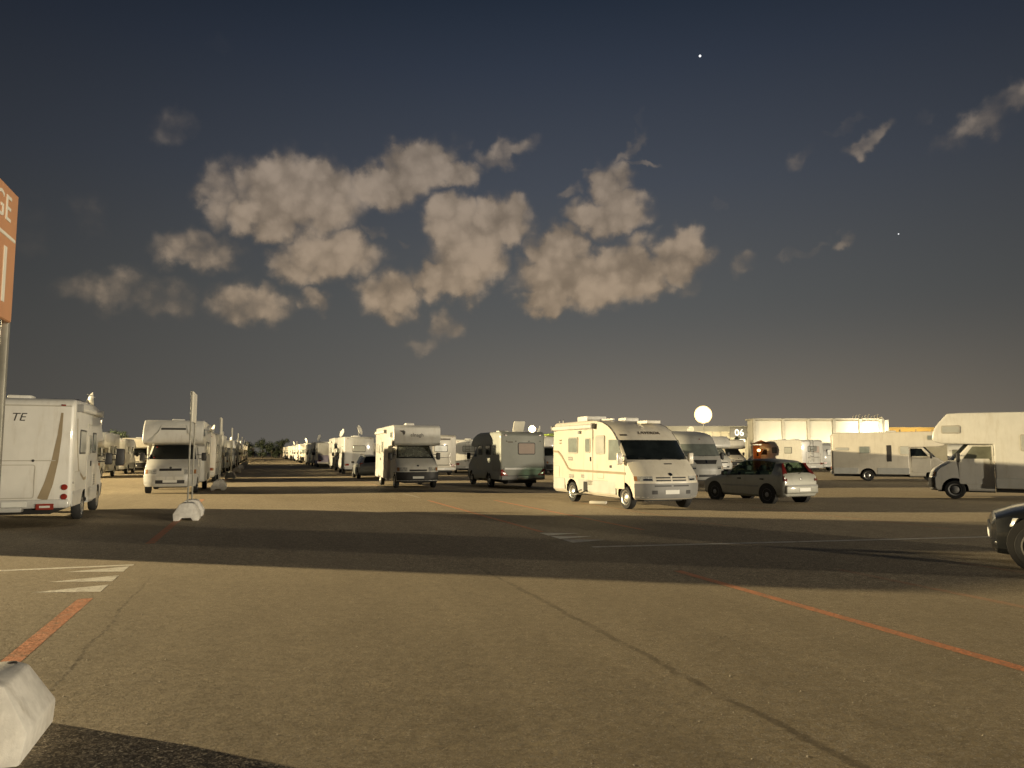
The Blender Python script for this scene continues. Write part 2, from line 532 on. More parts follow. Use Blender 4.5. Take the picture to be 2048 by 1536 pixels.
def rrect(w, h, r, n=3):
    pts = []
    for cx, cy, a0 in ((w / 2 - r, h / 2 - r, 0), (-w / 2 + r, h / 2 - r, 90), (-w / 2 + r, -h / 2 + r, 180), (w / 2 - r, -h / 2 + r, 270)):
        for i in range(n + 1):
            a = R(a0 + 90 * i / n)
            pts.append((cx + r * math.cos(a), cy + r * math.sin(a)))
    return pts


def plate(name, parent, o, Uv, Vv, w, h, t, mat, r=.03, back=.006):
    """rounded plate of thickness t standing on the plane through o"""
    Uv = Vector(Uv).normalized()
    Vv = Vector(Vv).normalized()
    N = Uv.cross(Vv)
    r = min(r, w * .49, h * .49)
    e = min(t * .6, .012)
    p0 = rrect(w, h, r)
    p1 = rrect(w - 2 * e, h - 2 * e, max(r - e, .001))
    n = len(p0)
    v = [o + Uv * x + Vv * y - N * back for x, y in p0] + [o + Uv * x + Vv * y + N * (t - e) for x, y in p0] + [o + Uv * x + Vv * y + N * t for x, y in p1]
    f = [tuple(range(n - 1, -1, -1)), tuple(range(2 * n, 3 * n))]
    for k in range(2):
        f += [(k * n + i, k * n + (i + 1) % n, (k + 1) * n + (i + 1) % n, (k + 1) * n + i) for i in range(n)]
    return mesh(name, v, f, mat, parent)


def pan(name, parent, face, a, b, off, w, h, t, mat, r=.03):
    Uv, Vv = AX[face]
    return plate(name, parent, at_face(face, a, b, off), Uv, Vv, w, h, t, mat, r)


def ring(name, parent, face, a, b, off, w, h, e, t, mat, r=.05):
    """rounded frame: outline of a door or a hatch"""
    Uv, Vv = AX[face]
    N = Uv.cross(Vv)
    o = at_face(face, a, b, off)
    po = rrect(w, h, r)
    pi = rrect(w - 2 * e, h - 2 * e, max(r - e, .004))
    n = len(po)
    v = []
    for d, pp in ((-.004, po), (t, po), (t, pi), (-.004, pi)):
        v += [o + Uv * x + Vv * y + N * d for x, y in pp]
    f = []
    for k in range(4):
        k2 = (k + 1) % 4
        f += [(k * n + i, k * n + (i + 1) % n, k2 * n + (i + 1) % n, k2 * n + i) for i in range(n)]
    return mesh(name, v, f, mat, parent)


def window(parent, face, a, b, off, w, h, pane='glass_blind', frame='frame_dark', t=.022, e=.04):
    f = pan('window', parent, face, a, b, off, w, h, t, frame, .07)
    pan('pane', f, face, a, b, off + t - .004, w - 2 * e, h - 2 * e, .010, pane, .05)
    return f


def disc(name, parent, o, N, r, t, mat, n=16):
    N = Vector(N).normalized()
    a = N.orthogonal().normalized()
    b = N.cross(a)
    prof = [(r, -.006), (r, t * .6), (r * .86, t), (0, t * 1.1)]
    return lathe(name, parent, o, a, b, N, prof, mat, n)


def lathe(name, parent, o, a, b, N, prof, mat, n=20, closed_end=True):
    v, f = [], []
    o = Vector(o)
    for (r, d) in prof:
        for i in range(n):
            an = 2 * math.pi * i / n
            v.append(o + (a * math.cos(an) + b * math.sin(an)) * max(r, 1e-4) + N * d)
    for k in range(len(prof) - 1):
        f += [(k * n + i, k * n + (i + 1) % n, (k + 1) * n + (i + 1) % n, (k + 1) * n + i) for i in range(n)]
    f.append(tuple(range(n - 1, -1, -1)))
    m = (len(prof) - 1) * n
    f.append(tuple(range(m, m + n)))
    return mesh(name, v, f, mat, parent, smooth=40)


def tube_vf(path, r, n=6):
    v, f = [], []
    path = [Vector(p) for p in path]
    for i, p in enumerate(path):
        d = (path[min(i + 1, len(path) - 1)] - path[max(i - 1, 0)]).normalized()
        a = d.cross(Vector((.13, .21, .97))).normalized()
        b = d.cross(a)
        for k in range(n):
            an = 2 * math.pi * k / n
            v.append(p + (a * math.cos(an) + b * math.sin(an)) * r)
    for i in range(len(path) - 1):
        f += [(i * n + k, i * n + (k + 1) % n, (i + 1) * n + (k + 1) % n, (i + 1) * n + k) for k in range(n)]
    f.append(tuple(range(n - 1, -1, -1)))
    m = (len(path) - 1) * n
    f.append(tuple(range(m, m + n)))
    return v, f


def tube(name, parent, paths, r, mat, n=6):
    if not isinstance(paths[0][0], (tuple, list, Vector)):
        paths = [paths]
    V_, F_ = [], []
    for p in paths:
        v, f = tube_vf(p, r, n)
        F_ += [tuple(i + len(V_) for i in q) for q in f]
        V_ += v
    return mesh(name, V_, F_, mat, parent, smooth=50)


def ribbon(name, parent, face, pts, w, off, t, mat):
    """trim stripe that follows a polyline on one side of a vehicle"""
    v = []
    n = len(pts)
    for i, (a, b) in enumerate(pts):
        p0 = Vector(pts[max(i - 1, 0)])
        p1 = Vector(pts[min(i + 1, n - 1)])
        d = (p1 - p0).normalized()
        nr = Vector((-d.y, d.x)) * (w[i] if isinstance(w, (list, tuple)) else w) / 2
        for s in (1, -1):
            for o in (off - .004, off + t):
                v.append(at_face(face, a + nr.x * s, b + nr.y * s, o))
    f = []
    for i in range(n - 1):
        q = 4 * i
        f += [(q, q + 1, q + 5, q + 4), (q + 1, q + 3, q + 7, q + 5), (q + 3, q + 2, q + 6, q + 7), (q + 2, q, q + 4, q + 6)]
    f += [(0, 2, 3, 1), (4 * n - 4, 4 * n - 3, 4 * n - 1, 4 * n - 2)]
    return mesh(name, v, f, mat, parent, smooth=0)


def lettering(txt, parent, o, Uv, Vv, h, mat, t=.006, shear=0, spacing=1.0, name='lettering', center=True):
    cu = bpy.data.curves.new('txt', 'FONT')
    cu.body = txt
    cu.size = h * 1.4
    cu.extrude = t
    cu.shear = shear
    cu.space_character = spacing
    cu.align_x = 'CENTER' if center else 'LEFT'
    cu.align_y = 'CENTER'
    cu.resolution_u = 3
    tmp = bpy.data.objects.new('txt', cu)
    COL.objects.link(tmp)
    dg = bpy.context.evaluated_depsgraph_get()
    me = bpy.data.meshes.new_from_object(tmp.evaluated_get(dg))
    bpy.data.objects.remove(tmp)
    bpy.data.curves.remove(cu)
    Uv = Vector(Uv).normalized()
    Vv = Vector(Vv).normalized()
    N = Uv.cross(Vv)
    M = Matrix(((Uv.x, Vv.x, N.x, o[0]), (Uv.y, Vv.y, N.y, o[1]), (Uv.z, Vv.z, N.z, o[2]), (0, 0, 0, 1)))
    me.transform(M)
    me.materials.clear()
    me.materials.append(MATS[mat])
    # one object per glyph
    bm = bmesh.new()
    bm.from_mesh(me)
    bm.verts.ensure_lookup_table()
    seen, last = set(), None
    for v0 in bm.verts:
        if v0.index in seen:
            continue
        isl, todo = [], [v0]
        seen.add(v0.index)
        while todo:
            a = todo.pop()
            isl.append(a)
            for e in a.link_edges:
                b_ = e.other_vert(a)
                if b_.index not in seen:
                    seen.add(b_.index)
                    todo.append(b_)
        idx = {a.index: i for i, a in enumerate(isl)}
        fs = {f for a in isl for f in a.link_faces}
        last = mesh('letter', [a.co.copy() for a in isl], [tuple(idx[q.index] for q in f.verts) for f in fs], mat, parent, smooth=0)
    bm.free()
    return last


def cut_arches(body, arches, r, W, depth=.34):
    """cut real wheel arches into the sides of a body"""
    V_, F_ = [], []
    n = 22
    for x, z in arches:
        for s in (-1, 1):
            y0, y1 = s * (W - depth), s * (W + .3)
            b = len(V_)
            for y in (y0, y1):
                for i in range(n):
                    a = 2 * math.pi * i / n
                    V_.append((x + r * math.cos(a), y, z + r * math.sin(a)))
            F_ += [(b + i, b + (i + 1) % n, b + n + (i + 1) % n, b + n + i) for i in range(n)]
            F_ += [tuple(b + i for i in range(n - 1, -1, -1)), tuple(b + n + i for i in range(n))]
    cut = mesh('cut', V_, F_, 'underbody', None, smooth=0)
    md = body.modifiers.new('cut', 'BOOLEAN')
    md.operation = 'DIFFERENCE'
    md.object = cut
    md.solver = 'EXACT'
    try:
        md.material_mode = 'TRANSFER'
    except Exception:
        pass
    par = body.parent
    body.parent = None
    dg = bpy.context.evaluated_depsgraph_get()
    me = bpy.data.meshes.new_from_object(body.evaluated_get(dg))
    body.modifiers.clear()
    old = body.data
    nm = old.name
    body.data = me
    bpy.data.meshes.remove(old)
    me.name = nm
    body.parent = par
    bpy.data.objects.remove(cut)
    me.set_sharp_from_angle(angle=R(32))


def wheel(parent, x, y, r=.33, w=.20, rim='rim_steel', spokes=0):
    """tyre standing on the ground, rim facing outwards"""
    s = 1 if y > 0 else -1
    a, b, N = Vector((1, 0, 0)), Vector((0, 0, 1)), Vector((0, s, 0))
    o = Vector((x, y, r))
    prof = [(r * .60, -w / 2), (r * .93, -w / 2), (r, -w * .36), (r, w * .36), (r * .94, w / 2), (r * .70, w / 2 + .004), (r * .64, w / 2 - .03)]
    t = lathe('wheel', parent, o, a, b, N, prof, 'rubber', 28)
    if not spokes:
        rp = [(r * .67, w / 2 - .035), (r * .66, w / 2 - .004), (r * .58, w / 2 - .012), (r * .50, w / 2 - .05), (r * .32, w / 2 - .015), (r * .18, w / 2 + .006), (r * .10, w / 2 + .014), (.001, w / 2 + .016)]
        rm = lathe('rim', t, o, a, b, N, rp, rim, 24)
    else:
        V_, F_ = [], []
        for k in range(spokes):
            an = 2 * math.pi * k / spokes + .2
            c, s_ = math.cos(an), math.sin(an)
            d = Vector((c, 0, s_))
            tt = Vector((-s_, 0, c))
            bI = len(V_)
            for rr, hw in ((r * .10, r * .10), (r * .66, r * .065)):
                for q in (-1, 1):
                    for dp in (w / 2 - .05, w / 2 - .006):
                        V_.append(o + d * rr + tt * hw * q + N * dp)
            F_ += [tuple(bI + i for i in q) for q in ((0, 1, 3, 2), (4, 6, 7, 5), (0, 4, 5, 1), (2, 3, 7, 6), (1, 5, 7, 3), (0, 2, 6, 4))]
        mesh('rim', V_, F_, rim, t, smooth=0)
        lathe('rim_edge', t, o, a, b, N, [(r * .70, w / 2 - .05), (r * .72, w / 2 + .004), (r * .66, w / 2 + .006), (r * .64, w / 2 - .05)], rim, 28)
        lathe('hub', t, o, a, b, N, [(r * .60, w / 2 - .08), (r * .14, w / 2 - .08), (r * .13, w / 2 + .0), (.001, w / 2 + .004)], 'plastic_black', 16)
    return t


# ---------------------------------------------------------------- front shells (cabs and integrated fronts)
class Shell:
    """body whose nose follows a profile (z, x, half width) and whose corners round off in plan"""
    def __init__(self, knots, xback, c=.25, p=4):
        self.k = knots
        self.xb = xback
        self.c = c
        self.p = p

    def kx(self, z):
        k = self.k
        z = max(k[0][0], min(k[-1][0], z))
        for a, b in zip(k, k[1:]):
            if z <= b[0]:
                f = (z - a[0]) / max(b[0] - a[0], 1e-6)
                return a[1] + (b[1] - a[1]) * f, a[2] + (b[2] - a[2]) * f
        return k[-1][1], k[-1][2]

    def P(self, t, z):
        x, hw = self.kx(z)
        return Vector((x - self.c * abs(t) ** self.p, t * hw, z))

    def N(self, t, z):
        e = .01
        a = self.P(min(t + e, 1), z) - self.P(max(t - e, -1), z)
        b = self.P(t, z + e) - self.P(t, z - e)
        n = a.cross(b).normalized()
        return n if n.x > 0 else -n

    def body(self, name, mat, parent, bevel=.05):
        zs = []
        for a, b in zip(self.k, self.k[1:]):
            zs += [a[0], (a[0] + b[0]) / 2]
        zs.append(self.k[-1][0])
        n = 17
        ts = [math.sin(R(-90 + 180 * i / (n - 1))) for i in range(n)]
        v, f = [], []
        m = n + 2
        for z in zs:
            x, hw = self.kx(z)
            v.append((self.xb, -hw, z))
            v += [tuple(self.P(t, z)) for t in ts]
            v.append((self.xb, hw, z))
        for i in range(len(zs) - 1):
            for j in range(m):
                j2 = (j + 1) % m
                f.append((i * m + j, i * m + j2, (i + 1) * m + j2, (i + 1) * m + j))
        f.append(tuple(range(m - 1, -1, -1)))
        q = (len(zs) - 1) * m
        f.append(tuple(range(q, q + m)))
        xb = self.xb
        return mesh(name, v, f, mat, parent, bevel, 2, 30, edge_filter=lambda e: all(abs(w.co.x - xb) < .002 for w in e.verts)) if bevel else mesh(name, v, f, mat, parent, smooth=30)

    def patch(self, name, parent, c, mat, off=.008, nt=8, nz=5, smooth=40):
        """c: four (t, z) corners bottom-left, bottom-right, top-right, top-left"""
        v, f = [], []
        for lay in (off, -.03):
            for j in range(nz + 1):
                fz = j / nz
                for i in range(nt + 1):
                    ft = i / nt
                    t = (c[0][0] * (1 - ft) + c[1][0] * ft) * (1 - fz) + (c[3][0] * (1 - ft) + c[2][0] * ft) * fz
                    z = (c[0][1] * (1 - ft) + c[1][1] * ft) * (1 - fz) + (c[3][1] * (1 - ft) + c[2][1] * ft) * fz
                    v.append(self.P(t, z) + self.N(t, z) * lay)
        M = (nt + 1) * (nz + 1)

        def I(i, j):
            return j * (nt + 1) + i
        for j in range(nz):
            for i in range(nt):
                f.append((I(i, j), I(i + 1, j), I(i + 1, j + 1), I(i, j + 1)))
        bd = [I(i, 0) for i in range(nt + 1)] + [I(nt, j) for j in range(1, nz + 1)] + [I(i, nz) for i in range(nt - 1, -1, -1)] + [I(0, j) for j in range(nz - 1, 0, -1)]
        for a, b in zip(bd, bd[1:] + bd[:1]):
            f.append((b, a, a + M, b + M))
        return mesh(name, v, f, mat, parent, smooth=smooth)

    def rect(self, name, parent, t0, t1, z0, z1, mat, off=.008, nt=6, nz=3):
        return self.patch(name, parent, [(t0, z0), (t1, z0), (t1, z1), (t0, z1)], mat, off, nt, nz)


def mirror(parent, x, s, z, hw, out=.28, w=.2, h=.34, mat='plastic_black'):
    m = box('mirror', x - .05, x + .07, s * (hw + out) - w / 2, s * (hw + out) + w / 2, z - h / 2, z + h / 2, mat, parent, .04, 2)
    tube('mirror_arm', m, [[(x - .02, s * (hw - .04), z - .08), (x, s * (hw + out), z - .08)], [(x - .02, s * (hw - .04), z + .08), (x, s * (hw + out), z + .08)]], .016, 'plastic_black')
    return m


def sat_dish(parent, x, y, z, r=.42, aim=(0.3, -0.9, .35)):
    N = Vector(aim).normalized()
    a = N.orthogonal().normalized()
    b = N.cross(a)
    o = Vector((x, y, z + .12 + r))
    d = lathe('satellite_dish', parent, o, a, b, N, [(.02, 0), (r * .5, .03), (r * .85, .09), (r, .13), (r * .98, .14), (r * .8, .10), (r * .4, .04), (.001, .02)], 'dish_white', 24)
    tube('dish_mast', d, [(x, y, z - .02), (x, y, z + .2), tuple(o - N * .02)], .025, 'plastic_grey')
    tube('feed_arm', d, [tuple(o - b * r), tuple(o + N * r * .9 - b * r * .3)], .014, 'plastic_grey')
    return d


def roof_vent(parent, x, y, z, w=.5, h=.12, mat='awning_cover'):
    v = box('roof_vent', x - w / 2, x + w / 2, y - w / 2, y + w / 2, z - .02, z + h, mat, parent, .03, 2)
    return v


def roof_hatch_open(parent, x, y, z, w=.6, tilt=48):
    """plastic skylight propped open"""
    c, s = math.cos(R(tilt)), math.sin(R(tilt))
    h = plate('roof_hatch', parent, Vector((x - w / 2 * c, y, z + .05 + w / 2 * s)), (0, 1, 0), (c, 0, -s), w, w, .03, 'panel_white', .05, .02)
    box('hatch_frame', x - w * .55, x + w * .25, y - w / 2, y + w / 2, z - .02, z + .05, 'awning_cover', h, .01)
    return h


def bike_rack(parent, xr, z0, hw=.62):
    xs = xr - .12
    paths = [[(xr, s * hw, z0 + .95), (xs - .06, s * hw, z0 + .88), (xs - .06, s * hw, z0), (xs - .38, s * hw, z0)] for s in (-1, 1)]
    paths += [[(xs - .06 - k, -hw - .12, z0 + .02), (xs - .06 - k, hw + .12, z0 + .02)] for k in (.0, .17, .34)]
    paths += [[(xs - .06, -hw, z0 + .55), (xs - .06, hw, z0 + .55)]]
    return tube('bike_rack', parent, paths, .016, 'chrome')


def ladder(parent, xr, y, z0, z1, w=.3):
    x = xr - .07
    paths = [[(xr, y + s * w / 2, z0), (x, y + s * w / 2, z0 + .08), (x, y + s * w / 2, z1 + .1), (x + .2, y + s * w / 2, z1 + .2)] for s in (-1, 1)]
    k = z0 + .15
    while k < z1:
        paths.append([(x, y - w / 2, k), (x, y + w / 2, k)])
        k += .28
    return tube('ladder', parent, paths, .014, 'chrome')


# ---------------------------------------------------------------- cab (panel-van front under an overcab or low-profile body)
def cab(root, Lf, xback, o):
    paint = o.get('paint', 'paint_white')
    K = o.get('cab_knots', [(.30, -.08, .92), (.36, 0, .97), (.76, 0, 1.0), (.82, -.03, .99), (1.0, -.07, .99), (1.10, -.15, .985), (1.34, -.55, .97), (1.40, -.66, .96), (2.0, -1.20, .86), (2.12, -1.42, .84)])
    K = [(z, Lf + x, w) for z, x, w in K]
    S = Shell(K, xback, .26, 4)
    body = S.body('cab', paint, root, 0)
    cut_arches(body, [(Lf - .86, .33)], .43, 1.0)
    ws = S.patch('windscreen', root, [(-.93, 1.40), (.93, 1.40), (.90, 1.985), (-.90, 1.985)], o.get('screen', 'glass_dark'), .010, 12, 6)
    if o.get('shade'):
        S.patch('sunshade', ws, [(-.86, 1.47), (.86, 1.47), (.83, 1.955), (-.83, 1.955)], 'sunshade_foil', .016, 12, 6)
    tube('wiper', ws, [[S.P(-.1, 1.41) + Vector((.03, 0, 0)), S.P(-.62, 1.46) + Vector((.03, 0, 0))], [S.P(.5, 1.41) + Vector((.03, 0, 0)), S.P(-.02, 1.45) + Vector((.03, 0, 0))]], .010, 'plastic_black', 4)
    S.patch('bumper', root, [(-1, .32), (1, .32), (1, .76), (-1, .76)], o.get('bumper', 'plastic_black'), .03, 14, 4)
    S.rect('air_intake', root, -.55, .55, .42, .56, 'plastic_black', .036)
    S.rect('grille', root, -.42, .42, .80 if not o.get('grille_high') else .93, .88 if not o.get('grille_high') else 1.02, 'plastic_black', .012)
    for s in (-1, 1):
        a, b = sorted((s * .52, s * .96))
        h = S.rect('headlight', root, a, b, .80, .985, 'lamp_clear', .014)
        c, d = sorted((s * .86, s * .96))
        S.rect('indicator', h, c, d, .81, .975, 'lamp_amber', .019, 2, 2)
    S.rect('number_plate', root, -.27, .27, .46, .565, 'plate_white', .045)
    disc('emblem', root, S.P(0, 1.06) + Vector((.012, 0, 0)), S.N(0, 1.06), .05, .015, o.get('emblem', 'chrome'), 12)
    for face, sgn in (('L', 1), ('R', -1)):
        # side door glass and door outline; sits on the leaning side of the cab
        hw = S.kx(1.65)[1]
        xs = Lf - 1.62
        pan('door', root, face, xs + .12, 1.0, S.kx(1.0)[1] - .012, .98, .92, .020, paint, .06)
        v0, v1 = S.kx(1.42)[1] + .006, S.kx(1.92)[1] + .006
        q = [(Lf - 1.12, 1.42), (Lf - 2.02, 1.42), (Lf - 2.02, 1.90), (Lf - 1.46, 1.90)]
        vv = [(x, sgn * ((v0 if z < 1.6 else v1) + d), z) for d in (0.0, .012) for x, z in q]
        mesh('door_glass', vv, [(0, 1, 2, 3), (7, 6, 5, 4), (0, 4, 5, 1), (1, 5, 6, 2), (2, 6, 7, 3), (3, 7, 4, 0)], o.get('door_glass', 'glass_dark'), root, smooth=0)
        mirror(root, Lf - 1.02, sgn, 1.50, .93, o.get('mirror_out', .26))
    box('floor_pan', xback, Lf - .3, -.6, .6, .24, .42, 'underbody', root, 0)
    for s in (-1, 1):
        wheel(root, Lf - .86, s * .89, .335, .20, o.get('rim', 'rim_steel'))
    return S


def cell_side(root, face, hw, o, L, xr, xf):
    """windows, door, hatches, vents on one side of a living body"""
    for (a, b, w, h, pane) in o.get('windows_' + face, []):
        window(root, face, a, b, hw, w, h, pane, o.get('wframe', 'frame_dark'))
    for (a, w, z0, z1) in o.get('doors_' + face, []):
        d = pan('entry_door', root, face, a, (z0 + z1) / 2, hw, w, z1 - z0, .012, o.get('paint', 'paint_white'), .06)
        ring('door_seal', d, face, a, (z0 + z1) / 2, hw, w + .04, z1 - z0 + .04, .022, .008, 'frame_light', .07)
        window(d, face, a, z0 + (z1 - z0) * .72, hw + .01, w * .62, .5, 'glass_grey', 'frame_light')
        pan('handle', d, face, a + (.2 if face == 'R' else -.2) * 1, z0 + .85, hw + .01, .08, .14, .03, 'plastic_black', .02)
    for (a, b, w, h) in o.get('hatches_' + face, []):
        k = pan('locker', root, face, a, b, hw, w, h, .010, o.get('paint', 'paint_white'), .04)
        ring('locker_seal', k, face, a, b, hw, w + .03, h + .03, .018, .007, 'frame_light', .05)
    for (a, b, w, h) in o.get('vents_' + face, []):
        k = pan('vent', root, face, a, b, hw, w, h, .014, 'frame_light', .02)
        n = max(2, int(h / .05))
        for i in range(n):
            pan('slat', k, face, a, b - h / 2 + h * (i + .5) / n, hw + .012, w * .84, h / n * .45, .008, 'plastic_grey', .004)
    if o.get('awning') == face:
        s = 1 if face == 'L' else -1
        a0, a1, z = o.get('awning_span', (xr + .3, xf - .6, 2.62))
        pr = [(s * (hw - .02), z - .07), (s * (hw + .10), z - .06), (s * (hw + .12), z + .0), (s * (hw + .09), z + .07), (s * (hw - .02), z + .09)]
        v = [(a0, y, zz) for y, zz in pr] + [(a1, y, zz) for y, zz in pr]
        n = len(pr)
        f = [tuple(range(n)), tuple(range(2 * n - 1, n - 1, -1))] + [(i, i + n, (i + 1) % n + n, (i + 1) % n) for i in range(n)]
        aw = mesh('awning', v, f, 'awning_cover', root, .012)
        for a in (a0 - .02, a1 - .06):
            box('end_cap', a, a + .08, min(s * (hw - .01), s * (hw + .13)), max(s * (hw - .01), s * (hw + .13)), z - .085, z + .10, 'plastic_grey', aw, .015)


def rear(root, o, xr, hw, H):
    x = -xr   # off for face B
    if o.get('rear_window'):
        a, b, w, h, pane = o['rear_window']
        window(root, 'B', a, b, x, w, h, pane, o.get('wframe', 'frame_dark'))
    st = o.get('tail', 'square')
    z = o.get('tail_z', .74)
    for s in (-1, 1):
        if st == 'square':
            k = pan('tail_lamp', root, 'B', s * (hw - .22), z, x, .30, .15, .03, 'lamp_red', .02)
            pan('indicator', k, 'B', s * (hw - .12), z, x + .024, .09, .12, .012, 'lamp_amber', .01)
        elif st == 'round':
            for dz, mt in ((.22, 'lamp_red'), (0, 'lamp_red'), (-.2, 'lamp_clear')):
                disc('tail_lamp', root, at_face('B', s * (hw - .15), z + dz, x), (-1, 0, 0), .07, .03, mt)
        elif st == 'swoop':
            q = [(s * (hw - .40), z - .12), (s * (hw - .03), z - .12), (s * (hw - .01), z + .16), (s * (hw - .10), z + .19)]
            vv = [(xr + .006 - d, y, zz) for d in (0, .03) for y, zz in q]
            mesh('tail_lamp', vv, [(0, 1, 2, 3), (7, 6, 5, 4), (0, 4, 5, 1), (1, 5, 6, 2), (2, 6, 7, 3), (3, 7, 4, 0)], 'lamp_red', root, .008)
        pan('marker', root, 'B', s * (hw - .25), H - .18, x, .10, .035, .02, 'lamp_red', .01)
    bz = o.get('rear_bumper_z', .48)
    box('rear_bumper', xr - .05, xr + .1, -hw + .05, hw - .05, bz - .10, bz + .10, o.get('rear_bumper', 'paint_grey_white'), root, .03)
    pan('number_plate', root, 'B', o.get('plate_y', 0), bz + .0, x + .05, .50, .12, .012, 'plate_white', .015)


# ---------------------------------------------------------------- whole vehicles
def overcab(name, label, o, group=None):
    """motorhome with a sleeping alcove above a van cab; origin in the middle, front along +x"""
    root = thing(name, label, 'motorhome', group)
    L, H, hw = o.get('L', 6.0), o.get('H', 2.95), o.get('hw', 1.12)
    Lf, xr = L / 2, -L / 2
    paint = o.get('paint', 'paint_white')
    xc = Lf - 2.12
    ax = Lf - o.get('alcove_back', .55)
    if o.get('low'):        # low profile: a short streamlined cap instead of the alcove
        prof = [(xr, .40), (xc, .40), (xc, 1.94), (Lf - 1.25, 1.98), (Lf - 1.05, 2.08), (Lf - 1.55, 2.45), (xc - .1, H - .05), (xc - .6, H), (xr + .15, H - .02), (xr, H - .14)]
    elif o.get('round_alcove'):
        prof = [(xr, .40), (xc, .40), (xc, 1.97), (ax - .35, 2.0), (ax - .08, 2.06), (ax, 2.16), (ax - .02, 2.36), (ax - .10, 2.58), (ax - .26, 2.80), (ax - .52, H - .02), (ax - .9, H), (xr + .2, H - .04), (xr, H - .18)]
    else:
        prof = [(xr, .40), (xc, .40), (xc, 1.97), (ax - .14, 2.02), (ax, 2.12), (ax - .03, 2.5), (ax - .10, H - .12), (ax - .30, H), (xr + .15, H - .03), (xr, H - .14)]
    body = prism('body', prof, -hw, hw, paint, root, o.get('bev', .06), 3)
    cut_arches(body, [(xr + o.get('rear_oh', 1.55), .33)], .43, hw)
    S = cab(root, Lf, xc + .02, o)
    box('chassis', xr + .1, xc, -.7, .7, .26, .44, 'underbody', root, 0)
    for s in (-1, 1):
        wheel(root, xr + o.get('rear_oh', 1.55), s * (hw - .13), .335, .20, o.get('rim', 'rim_steel'))
    for face in 'LR':
        cell_side(root, face, hw, o, L, xr, xc)
        if o.get('skirt'):
            xw = xr + o.get('rear_oh', 1.55)
            for a, b in ((xr + .06, xw - .50), (xw + .50, xc - .02)):
                pan('skirt_panel', root, face, (a + b) / 2, .60, hw, b - a, .36, .012, o['skirt'], .02)
        if o.get('alcove_side') and not o.get('low'):
            window(root, face, ax - .62, 2.52, hw, .62, .30, o['alcove_side'], o.get('wframe', 'frame_dark'))
        if o.get('stripe'):
            ribbon('stripe', root, face, [(xr + .05, 1.62), (xr + .9, 1.60), (xr + 1.6, 1.25), (xc - .05, 1.15)], .09, hw, .003, o['stripe'])
    rear(root, o, xr, hw, H)
    for (x, y) in o.get('vents_T', [(-1.2, 0), (.4, 0)]):
        roof_vent(root, x, y, H - .03)
    if o.get('dish'):
        sat_dish(root, *o['dish'], H - .03, .42, o.get('dish_aim', (.3, -.9, .35)))
    return root, S


INT_KNOTS = [(.30, -.14, 1.0), (.38, -.03, 1.07), (.80, 0, 1.1), (.98, -.05, 1.1), (1.06, -.11, 1.1), (1.40, -.44, 1.1), (1.45, -.50, 1.1), (2.06, -1.02, 1.09), (2.12, -1.08, 1.085), (2.34, -1.32, 1.08), (2.50, -1.60, 1.07), (2.62, -1.98, 1.05), (2.70, -2.45, 1.01), (2.74, -2.9, .96)]


